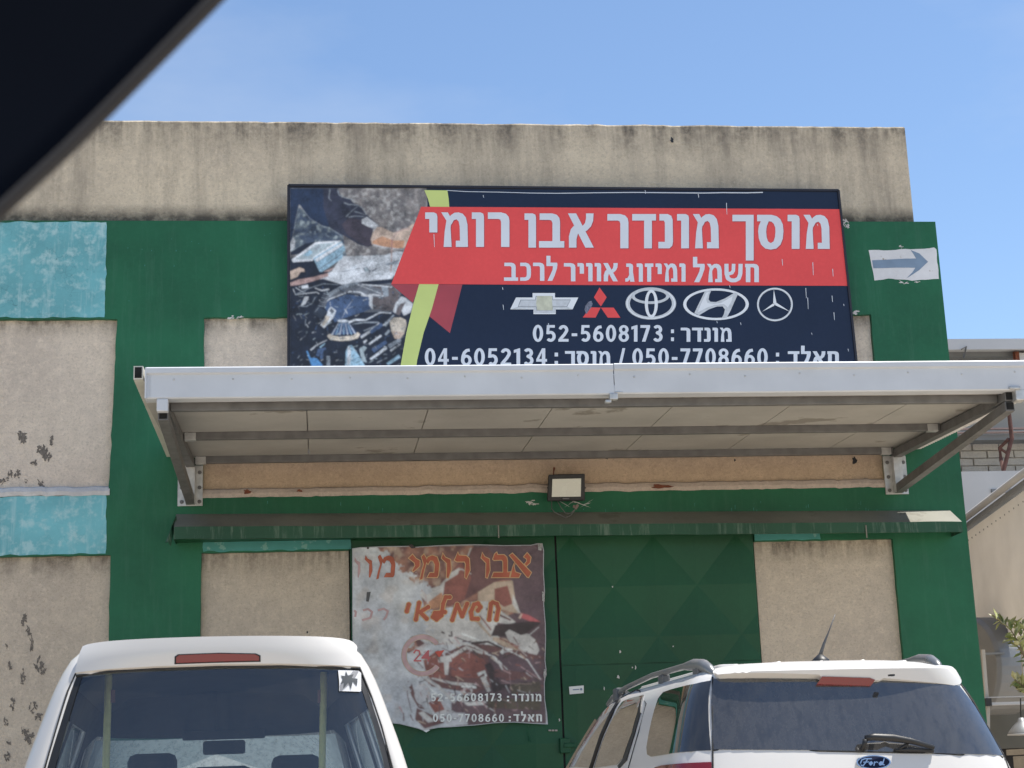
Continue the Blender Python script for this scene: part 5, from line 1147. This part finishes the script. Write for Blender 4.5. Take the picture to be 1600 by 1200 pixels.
# tailgate glass
gp = [(1115.5, 1061), (1200, 1061), (1300, 1062), (1400, 1064), (1490, 1070), (1499, 1073), (1522, 1103), (1546, 1144), (1566, 1181), (1500, 1178.5), (1400, 1175), (1280, 1172.5), (1115.5, 1171.5)]
TG = suv.patch('rear_window', HR(gp), GLASS_SUV, .004)
# left side windows
QW = suv.patch('quarter_window', HS([(1111, 1064), (1085, 1069.5), (1050, 1077.5), (1037, 1082), (1029, 1092), (1019, 1126), (1011, 1168), (1012, 1179), (1018, 1182.5), (1045, 1178.5), (1080, 1174.5), (1111, 1172.5)]), GLASS_SIDE, .004)
W1 = suv.patch('door_window', HS([(1005, 1087), (984, 1092), (973, 1097), (962, 1116), (945, 1152), (929, 1200), (964, 1195), (974, 1185), (988, 1146), (997, 1114)]), GLASS_SIDE, .005)
W2 = suv.patch('door_window', HS([(966, 1097), (950, 1106), (930, 1125), (905, 1158), (887, 1199), (922, 1200), (942, 1150), (957, 1117)]), GLASS_SIDE, .005)
suv.line('door_gap', HS([(1016, 1071), (990, 1074), (965, 1086), (940, 1106)]), .010, SEAM, .001)
suv.line('door_gap', HS([(1016, 1071), (1010, 1100), (998, 1145), (985, 1190), (978, 1215)]), .008, SEAM, .001)
suv.line('window_post', HS([(971, 1085), (968, 1096), (957, 1117), (942, 1150), (924, 1205)]), .03, BLACK, .006)
suv.patch('window_trim', HS([(1006, 1086), (998, 1114), (989, 1146), (975, 1186), (966, 1197), (968, 1201), (980, 1188), (993, 1146), (1002, 1114)]), BLACK, .006)
suv.line('tailgate_gap', HR(SEAMP), .009, SEAM, .001)
suv.line('tailgate_gap', HR([(1499, 1066), (1522, 1100), (1546, 1141), (1569, 1183), (1576, 1200), (1582, 1225)]), .008, SEAM, .001)
suv.line('glass_gap', HR([(1113.5, 1172.5), (1280, 1173.5), (1400, 1176), (1500, 1179.5), (1567, 1183)]), .008, SEAM, .001)
# spoiler
slo = HR([(1124, 1061), (1200, 1060), (1276, 1061), (1282, 1064.5), (1372, 1066), (1378, 1063.5), (1440, 1067), (1490, 1071.5), (1499, 1070)]); shi = HR([(1497, 1055), (1480, 1048), (1400, 1041), (1300, 1038), (1200, 1037), (1140, 1038.5), (1117, 1043), (1116, 1056)])
svl = sum(v for _, v in slo) / len(slo)
suvL, suvR = -min(q[0] for q in slo + shi), max(q[0] for q in slo + shi)
def sps(u, v):
    k = (v - svl) / .09; e = max(0, 1 - (abs(u) / (suvL if u < 0 else suvR)) ** (5 if u < 0 else 2.4)); h_ = .025 + .065 * k if k < .6 else max(0., .064 - (k - .6) * .16)
    return .004 + e * max(0, h_)
SPS = suv.patch('spoiler', slo + shi, CARW, sps, step=.03)
hb = HR([(1284, 1058), (1290, 1048.5), (1366, 1050), (1375, 1052.5), (1370, 1060)], off=.095)
suv.patch('brake_light', hb, RED, lambda u, v: sps(u, v) + .006, parent=SPS, step=.03)
b = MB(); q = suv.F(*HR([(1390, 1058)], off=.09)[0], .11); b.box(q.x - .012, q.x + .012, q.y - .02, q.y + .01, q.z - .004, q.z + .004); b.build('washer_nozzle', BLACK, SPS)
# emblem plate
em = HR([(1364, 1192)])[0]
rz = suv.row(em[1])[1]
def oval(a, c, off, name, mat, parent, k=0):
    return suv.patch(name, HR([(1364 + a * math.cos(t_), 1192 + c * math.sin(t_)) for t_ in [2 * math.pi * i / 28 for i in range(28)]]), mat, off, parent=parent, step=.02)
OV = oval(27, 11, .010, 'oval_badge', CHROME, SV); oval(24.6, 9.2, .012, 'badge_field', plain('badge_dark_blue', (.005, .009, .032, 1), .5, spec=.2), OV)
fl = []
for ln, wd in (([(1343, 1194), (1345, 1189), (1350, 1187), (1360, 1187)], 1.9), ([(1354, 1187.5), (1351, 1193), (1347, 1198), (1344, 1197)], 1.9), ([(1348, 1192.5), (1356, 1192)], 1.5), ([(1358, 1196.5), (1356.5, 1194), (1360, 1191.5), (1362, 1194), (1359, 1197)], 1.5), ([(1365, 1192), (1364, 1197.5)], 1.7), ([(1365, 1193.5), (1368, 1191.8), (1370, 1193)], 1.4), ([(1378, 1192.5), (1374.5, 1191.8), (1372, 1194.5), (1373.5, 1197), (1377, 1196)], 1.5), ([(1380, 1187), (1377.5, 1196), (1380, 1196.5)], 1.7)): fl += stroke(ln, wd, cap=True)
b = MB(); vs, fs = tri(fl); b.add([suv.F(*HR([q])[0], .0135) for q in vs], fs); b.build('badge_lettering', CHROME, OV, fix=False)
# tail lights, wiper, antenna
suv.patch('tail_light', HS([(1112, 1192), (1070, 1194), (1036, 1197), (1026, 1200), (1032, 1260), (1112, 1262)]), RED, .012)
lt = [(u, v) for u, v in ((.92, suv.v_of_z(1.26)), (1.05, suv.v_of_z(1.22)), (1.08, suv.v_of_z(.98)), (.90, suv.v_of_z(.96)))]; suv.patch('tail_light', lt, RED, .012)
suv.patch('pillar_glass', HR([(1507, 1073), (1530, 1104), (1560, 1148), (1593, 1186), (1574, 1181), (1548, 1139), (1524, 1098)]), GLASS_SIDE, .004)
def onr(px, py, off): u, v = HR([(px, py)], off=off)[0]; return suv.F(u, v, off)
WP = MB(); WP.tube([onr(1347, 1173, .02), onr(1351, 1163, .05), onr(1352, 1155, .06)], [.014, .012, .012], 8)
WP.tube([onr(1352, 1153.5, .06), onr(1365, 1151.5, .065), (onr(1395, 1153, .055)), onr(1425, 1158, .04), onr(1459, 1168, .03)], [.013, .017, .018, .014, .011], 8)
WP.tube([onr(1398, 1172, .012), onr(1420, 1171, .015), onr(1458, 1173, .012)], [.008, .012, .010], 6); WP.tube([onr(1420, 1160, .03), onr(1405, 1171, .015)], .008, 6); WP.build('rear_wiper', BLACK, SV, smooth=True)
AN = MB(); q = suv.W(.06, .62, 1.842); AN.lathe(q, (0, 0, 1), [(.05, -.02), (.046, .006), (.03, .02), (.012, .035), (0, .037)], 16); AN = AN.build('antenna', BLACK, SV, smooth=True)
b = MB(); q1 = q + Vector((0, 0, .03)); b.tube([q1, q1 + Vector((.025, .0, .06)), q1 + Vector((.055, .0, .12)), q1 + Vector((.095, .0, .205))], [.011, .007, .0035, .0025], 6); b.build('antenna_rod', GREYP, AN, smooth=True)
RAIL = plain('grey_roof_rail', (.22, .22, .215, 1), .35, .5, .05)
for sg in (-1, 1):
    rp_ = [(sg * .585, .36, 1.765), (sg * .59, .42, 1.80), (sg * .595, .50, 1.825), (sg * .60, .64, 1.84), (sg * .605, .80, 1.845), (sg * .61, 1.4, 1.846), (sg * .605, 2.0, 1.822), (sg * .595, 2.35, 1.79), (sg * .59, 2.5, 1.76)]
    rl = suv.tube('roof_rail', rp_, [.016, .026, .032, .030, .017, .015, .015, .015, .012], RAIL, n=10)
    for y in (.56, 1.2, 2.2):
        b = MB(); q = suv.W(sg * .60, y, 1.80); b.box(q.x - .022, q.x + .022, q.y - .06, q.y + .06, q.z - .045, q.z + .035); b.build('rail_foot', GREYP, rl, bevel=.01)
    b = MB(); q = suv.W(sg * 1.07, 3.28, 1.22); b.box(q.x - .12, q.x + .11, q.y - .05, q.y + .06, q.z - .1, q.z + .09); q2 = suv.W(sg * .88, 3.3, 1.12); b.tube([q, q2], .03, 6); b.build('door_mirror', BLACK, SV, bevel=.03)
for k in range(5):      # stamped ribs of the roof
    x = -.44 + k * .22; b = MB(); b.tube([suv.W(x, .46, 1.796 + (.012 if abs(x) < .3 else .003)), suv.W(x, .7, 1.818), suv.W(x, 2.2, 1.818)], .028, 8); b.build('roof_rib', CARW, SV, smooth=True)
suv.patch('windscreen', [(5.3, suv.v_of_z(1.18)), (6, suv.v_of_z(1.16)), (6, suv.v_of_z(1.68)), (5.3, suv.v_of_z(1.66))], GLASS_SIDE, .02); suv.patch('windscreen', [(-5.3, suv.v_of_z(1.18)), (-6, suv.v_of_z(1.16)), (-6, suv.v_of_z(1.68)), (-5.3, suv.v_of_z(1.66))], GLASS_SIDE, .02)
for y0, y1 in ((.5, 1.2), (1.3, 2.15), (2.25, 2.95)): suv.patch('side_window', [suv.side(1, y0, 1.18), suv.side(1, y1, 1.18), suv.side(1, min(y1, 2.7), 1.62), suv.side(1, y0 + .05, 1.62)], GLASS_SIDE, .004)
for sg in (-1, 1):
    for y in (.95, 3.95):
        suv.patch('wheel_arch', arch(suv, sg, y, .43), BLACK, .004, rim=False); suv.wheel(sg * .82, y, .37, .24)
    suv.patch('headlight', [(sg * 5.2, suv.v_of_z(.72)), (sg * 5.7, suv.v_of_z(.70)), (sg * 5.7, suv.v_of_z(.90)), (sg * 5.2, suv.v_of_z(.92))], CHROME, .008)
suv.patch('rear_bumper', [(-1.1, suv.v_of_z(.36)), (1.1, suv.v_of_z(.36)), (1.1, suv.v_of_z(.66)), (-1.1, suv.v_of_z(.66))], GREYP, .06)
suv.patch('number_plate', [(-.28, suv.v_of_z(.82)), (.28, suv.v_of_z(.82)), (.28, suv.v_of_z(.93)), (-.28, suv.v_of_z(.93))], PLATE, .012)
# ------------------------------------------------------------------ neighbouring yard on the right
NWALL = plain('neighbour_cream_wall', (.42, .41, .38, 1), .8, var=.08, scale=1.2); NWHT = plain('neighbour_white_sheet', (.50, .51, .52, 1), .6, var=.06, scale=2)
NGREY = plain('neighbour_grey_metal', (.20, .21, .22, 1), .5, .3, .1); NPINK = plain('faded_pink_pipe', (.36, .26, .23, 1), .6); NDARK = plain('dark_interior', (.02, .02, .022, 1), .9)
BLOCK = concrete('grey_block', (.52, .48, .42, 1), (.12, .11, .10, 1), grain=.8)
YN = 24.0
def pbox(b, px0, px1, py0, py1, Y, d, m=0):
    a, c = P(px0, py1, Y), P(px1, py0, Y); return b.box(a.x, c.x, Y, Y + d, a.z, c.z, m)
NB = thing('neighbour_building', (14, YN, 0), 'pale neighbouring workshop building behind the right corner of the garage', 'building')
b = MB(); b.box(8.0, 20, YN + .3, YN + 9, 0, P(1590, 545, YN).z); b.build('wall', NWALL, NB)
b = MB(); a = P(1590, 545.5, YN - .5); c = P(1590, 529, YN - .5); b.box(7.9, 20, YN - .5, YN - .44, a.z, c.z); b.box(7.9, 20, YN - .439, YN + 9, c.z - .12, c.z - .06); b.build('roof_edge', NWHT, NB)
b = MB(); a = P(1590, 556, YN - .2); c = P(1590, 546.5, YN - .2); b.box(7.9, 20, YN - .2, YN + .29, a.z, c.z); b.build('eaves_gutter', NGREY, NB)
b = MB(); pbox(b, 1592, 1640, 551, 590, YN - .3, .08); b.build('downpipe', NWHT, NB); b = MB(); pbox(b, 1587, 1592, 549, 572, YN - .32, .06); pbox(b, 1588, 1591, 552, 566, YN - .36, .03); b.build('pipe_clamp', RUSTM, NB)
b = MB(); b.tube([P(1502, 546, YN - .52), P(1510, 541, YN - .52), P(1506, 560, YN - .52), P(1505, 553, YN - .5)], .012, 5); b.build('loose_wire', WIRE, NB)
b = MB(); pbox(b, 1495, 1650, 667, 671.5, YN - .4, .05); pbox(b, 1495, 1650, 673, 676.5, YN - .42, .08); b.build('pipe_run', NPINK, NB)
b = MB(); pbox(b, 1490, 1650, 677.5, 688, YN - .3, .3); b.build('gutter', NGREY, NB)
# block courses that can be told apart
z_t = P(1540, 690, YN).z; z_b = P(1540, 742, YN).z; bh = (z_t - z_b) / 4.4; mesh_bl = None
for r in range(5):
    for k in range(7):
        x = 8.05 + k * .42 - (.2 if r % 2 else 0); z = z_t - (r + 1) * bh
        if mesh_bl is None:
            bb = MB(); bb.box(0, .40, 0, .2, 0, bh - .012); o = bb.build('block', BLOCK, None, bevel=.006); mesh_bl = o; bl_o = o
        else: o = mesh_bl.copy(); COL.objects.link(o)
        o.location = (x, YN + .08 + random.uniform(-.006, .006), z); adopt(o, NB)
b = MB(); b.box(7.9, 12, YN + .12, YN + .29, z_b - 1, z_t); b.build('mortar_backing', BLOCK, NB)
b = MB(); q1, q2, q3 = P(1577, 612, YN - .7), P(1581, 684, YN - .7), P(1568, 736, YN - .7); b.tube([q1, P(1576, 640, YN - .7), q2, q3], .032, 6); b.tube([P(1576, 686, YN - .7), P(1562, 700, YN - .5), P(1564, 718, YN - .5), q3], .028, 6); b.tube([P(1562, 700, YN - .5), P(1573, 708, YN - .5)], .02, 6); b.build('rusty_strut', plain('dark_rust', (.12, .06, .05, 1), .9, var=.3, scale=12), NB)
# white boxed fascia lower down
WF = thing('white_fascia_awning', (10, 23, 0), 'long white boxed awning fascia with a grey strip, beyond the right corner', 'awning')
Yw = 22.8; b = MB(); a = P(1520, 818, Yw); c = P(1520, 736.5, Yw); b.box(7.7, 16, Yw, Yw + .1, a.z, c.z); b.build('fascia_board', NWHT, WF)
b = MB(); pbox(b, 1550, 1700, 761.5, 770, Yw - .03, .029); b.build('grey_strip', NGREY, WF)
b = MB(); b.box(7.7, 16, Yw + .101, YN + .07, c.z - .1, c.z - .05); b.box(7.7, 16, Yw + .9, Yw + .95, a.z - .5, a.z); b.build('soffit', NWALL, WF)
for px in (1528, 1556, 1584):
    b = MB(); b.beam(P(px, 832, Yw + .9), P(px + 8, 818, Yw + .11), .05, .06); b.build('soffit_rib', NWHT, WF)
b = MB(); b.box(7.7, 16, Yw + .85, Yw + .9, P(1520, 846, Yw).z, P(1520, 836, Yw).z); pbox(b, 1514, 1521, 836, 870, Yw + .5, .1); b.build('support_beam', NWHT, WF)
b = MB(); b.box(7.7, 16, 23.7, 23.9, 0, a.z); b.build('back_wall', NGREY, WF)
# corrugated side wall running away along the alley
CW = thing('corrugated_sheet_wall', (8.2, 19, 0), 'white corrugated metal sheet wall at the right edge, its lower edge toothed', 'sheet wall')
X0_ = 5.2
def cpt(Y, z, off=0): return Vector((X0_ + .158 * Y + off, Y, z))
ya, yb_ = 16.9, 22.2; zt_ = lambda Y: 4.52; zb_ = lambda Y: 2.93
CORR = plain('white_corrugated_metal', (.84, .83, .80, 1), .55, var=.06, scale=2)
n = int((yb_ - ya) / .019); b = MB(); vs = []
for i in range(n + 1):
    Y = ya + (yb_ - ya) * i / n; o_ = .034 * math.sin(i * math.pi / 2.0 + .4); j = .012 * math.sin(i * .7)
    vs += [cpt(Y, zb_(Y), o_), cpt(Y, zt_(Y), o_)]
b.add(vs, [(i * 2, i * 2 + 1, i * 2 + 3, i * 2 + 2) for i in range(n)]); b.build('corrugated_sheet', CORR, CW, smooth=False, fix=False)
b = MB(); b.tube([cpt(ya, 4.66, -.10), cpt(yb_, 4.66, -.10)], .045, 10); b.build('gutter_pipe', NWHT, CW, smooth=True)
b = MB(); b.beam(cpt(ya, 4.58, -.02), cpt(yb_, 4.58, -.02), .10, .06); b.build('top_flashing', NGREY, CW)
for k in range(22):
    Y = 17.2 + k * .23; s_ = MB(); s_.lathe(cpt(Y, 4.40, -.024), (-1, 0, 0), [(.012, 0), (.008, .01), (0, .012)], 6); s_.build('screw', NGREY, CW)
# machine bay below the sheets
MBY = thing('air_duct', (8.3, 20.5, 0), 'rounded grey metal air duct in the dark bay below the corrugated sheet', 'air duct')
q = P(1552, 1040, 20.6); b = MB(); b.lathe((q.x - .28, 20.6, q.z), (1, .18, 0), [(.0, 0), (.56, 0), (.60, .05), (.60, .52), (.56, .57), (.0, .57)], 36); b.build('drum', NGREY, MBY, smooth=False, bevel=.01)
b = MB(); pbox(b, 1532, 1570, 1019, 1023, 20.0, .05); b.build('drum_band', NGREY, MBY)
BAY = thing('metal_service_shelf', (8.8, 19.8, 0), 'pale steel shelf frame carrying the air duct, right of the green wall', 'shelf')
b = MB(); pbox(b, 1538, 1660, 1085.5, 1090.5, 19.6, .06); b.build('shelf_rail', NWHT, BAY)
b = MB(); pbox(b, 1549, 1660, 1094, 1102, 19.6, .1); b.build('shelf_rail', NWHT, BAY)
b = MB(); pbox(b, 1541, 1549, 1091, 1103, 19.55, .12); b.build('rail_end', BLACK, BAY)
for x0, x1, y0, y1 in ((1533.5, 1538, 1015, 1092), (1541, 1546, 1104, 1290), (1594, 1600, 1000, 1092)):
    b = MB(); a = P((x0 + x1) / 2, y0, 19.7); c = P((x0 + x1) / 2 + (6 if y1 < 1100 else 0), y1, 19.7); b.beam(a, c, .035, .04); b.build('post', NWALL, BAY)
b = MB(); pbox(b, 1570, 1588, 1035, 1037.5, 20.4, .04); b.build('cross_bar', NGREY, BAY)
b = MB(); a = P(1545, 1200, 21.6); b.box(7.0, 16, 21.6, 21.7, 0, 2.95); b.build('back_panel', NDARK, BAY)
b = MB(); a, c = P(1535, 1108, 21.3), P(1700, 1165, 21.3); b.box(a.x, c.x + 3, 21.3, 21.4, c.z, a.z); b.build('lower_panel', plain('dull_olive_panel', (.11, .105, .085, 1), .8), BAY)
# hanging lamp
LP = thing('hanging_lamp', tuple(P(1595, 1120, 19.2)), 'small enamel hanging lamp with wide shade at the right edge', 'lamp')
q = P(1597, 1138, 19.2); b = MB(); b.lathe(q, (0, 0, 1), [(.17, -.06), (.165, -.045), (.10, .03), (.045, .08), (.03, .12), (.0, .12)], 24); b.build('lamp_shade', NGREY, LP, smooth=True)
b = MB(); b.lathe(q, (0, 0, 1), [(.0, -.05), (.14, -.055), (.172, -.062), (.172, -.075), (0, -.072)], 24); b.build('shade_rim', NWHT, LP, smooth=True)
b = MB(); b.tube([q + Vector((0, 0, .12)), q + Vector((.01, 0, .24)), q + Vector((.02, 0, .34))], .008, 6); b.build('lamp_cord', BLACK, LP)
# low block wall
LW = thing('low_block_wall', (8.6, 18.0, 0), 'low pale block wall at the bottom right corner beyond the white car', 'wall')
LBL = concrete('pale_block', (.42, .38, .32, 1), (.2, .17, .14, 1), grain=.7)
zt = P(1590, 1170, 18.2).z; first = None
dirv = Vector((.35, -1, 0)).normalized()
o0 = P(1578, 1180, 18.4)
for r in range(9):
    for k in range(6):
        if first is None:
            bb = MB(); bb.box(-.15, .15, .0, .34, 0, .185); first = bb.build('block', LBL, None, bevel=.008); o = first
        else: o = first.copy(); COL.objects.link(o)
        pz = o0.z - (r + 1) * .2; pp = o0 + dirv * (k * .36 + (0.18 if r % 2 else 0)); o.location = (pp.x + .15, pp.y, pz); o.rotation_euler = (0, 0, math.atan2(dirv.y, dirv.x) - math.pi / 2)
        o.parent = LW; o.matrix_parent_inverse = Matrix.Translation(LW.location).inverted()
b = MB(); e_ = o0 + dirv * 2.2; b.beam(o0 + Vector((.15, .1, .03)), e_ + Vector((.15, 0, .03)), .36, .06); b.build('coping', LBL, LW)
# branch with leaves
PL = thing('leafy_branch', tuple(P(1605, 1090, 17.6)), 'sunlit yellow green leafy plant stems reaching in from the right edge', 'plant')
LEAF = [plain('leaf_green_%d' % i, c + (1,), .5, var=.25, scale=30) for i, c in enumerate(((.22, .26, .08), (.32, .34, .14), (.16, .20, .07), (.38, .37, .19)))]
for m_ in LEAF: m_.node_tree.nodes['Principled BSDF'].inputs['Subsurface Weight'].default_value = 0
STEMM = plain('plant_stem', (.16, .13, .08, 1), .8)
def leafmesh(i):
    b = MB(); L = .125; w2 = .030
    b.add([(0, 0, 0), (w2 * .7, L * .3, .008), (w2, L * .55, .004), (0, L, -.012), (-w2, L * .55, .004), (-w2 * .7, L * .3, .008), (0, L * .3, -.003), (0, L * .55, -.008)], [(0, 1, 6), (1, 2, 7, 6), (2, 3, 7), (0, 6, 5), (6, 7, 4, 5), (7, 3, 4)])
    o = b.build('leaf', LEAF[i], None, fix=False); return o
protos = [leafmesh(i) for i in range(4)]; used = [False] * 4
stems = [[(1640, 1085), (1612, 1045), (1592, 1005), (1580, 985), (1570, 975), (1556, 967)], [(1640, 1060), (1606, 1010), (1590, 985), (1582, 972)], [(1650, 1040), (1620, 1000), (1600, 985), (1594, 972)], [(1612, 1045), (1592, 1012), (1578, 1000)], [(1640, 1120), (1610, 1085), (1596, 1070), (1586, 1062)], [(1630, 1110), (1605, 1080), (1590, 1078)], [(1640, 1060), (1612, 1020), (1600, 1005)]]
for si, st_ in enumerate(stems):
    Y = 17.4 + .12 * si; pts = [P(x, y, Y + .05 * math.sin(i * 2 + si)) for i, (x, y) in enumerate(st_)]
    b = MB(); b.tube(pts, [.010 - .0011 * i for i in range(len(pts))], 5); b.build('stem', STEMM, PL)
    for i in range(1, len(pts)):
        nl = 8 if i > 1 else 2
        for k in range(nl):
            t_ = (k + random.random() * .6) / nl; q = pts[i - 1].lerp(pts[i], t_); idx = random.randrange(4)
            if not used[idx]: o = protos[idx]; used[idx] = True
            else: o = protos[idx].copy(); COL.objects.link(o)
            o.location = q; sc_ = random.uniform(.7, 1.15); d = (pts[i] - pts[i - 1]).normalized()
            ang = math.atan2(d.z, d.x) + random.choice((-1, 1)) * random.uniform(.4, 1.3)
            o.rotation_euler = Matrix(((1, 0, 0), (0, 1, 0), (0, 0, 1))).to_euler(); dirr = Vector((math.cos(ang), random.uniform(-.6, .5), math.sin(ang))).normalized()
            o.rotation_euler = dirr.to_track_quat('Y', 'Z').to_euler(); o.rotation_euler.rotate_axis('Y', random.uniform(-1, 1)); o.scale = (sc_, sc_, sc_)
            o.parent = PL; o.matrix_parent_inverse = Matrix.Translation(PL.location).inverted()

# ------------------------------------------------------------------ window frame of the car the photograph is taken from
CF = thing('car_window_frame', (-.5, .8, 1.6), 'dark out of focus car window frame cutting across the upper left corner', 'car frame')
FRM2 = plain('dark_soft_trim', (.0035, .005, .009, 1), .95, var=.2, spec=.03); FRM3 = plain('grey_rubber_seal', (.03, .028, .028, 1), .9)
Yc = .75
e1 = [(-140, 476), (0, 347), (55, 296), (112, 243), (168, 188), (262, 92), (352, 0), (450, -100)]
b = MB(); vs = []
for x, y in e1:
    d = Vector((-.72, -.70)); sec = [(0, 0), (6, -.010), (26, -.014), (60, -.006), (420, .03), (700, .06)]
    q0 = []
    for k, (o_, dy) in enumerate(sec): q0.append(P(x + d.x * o_, y + d.y * o_, Yc + dy))
    vs += q0 + [q0[-1] + Vector((0, .06, .01)), q0[0] + Vector((-.02, .05, .01))]
m_ = 8
fs = [(i * m_ + k, i * m_ + (k + 1) % m_, (i + 1) * m_ + (k + 1) % m_, (i + 1) * m_ + k) for i in range(len(e1) - 1) for k in range(m_)]
b.add(vs, fs); b.f += [tuple(range(m_))[::-1], tuple((len(e1) - 1) * m_ + k for k in range(m_))]; b.m += [0, 0]
b.build('pillar_trim', FRM2, CF, smooth=True)
b = MB(); pts = [P(x - 9, y - 9, Yc - .012) for x, y in e1]; b.tube(pts, .0035, 8); b.build('window_seal', FRM3, CF, smooth=True)
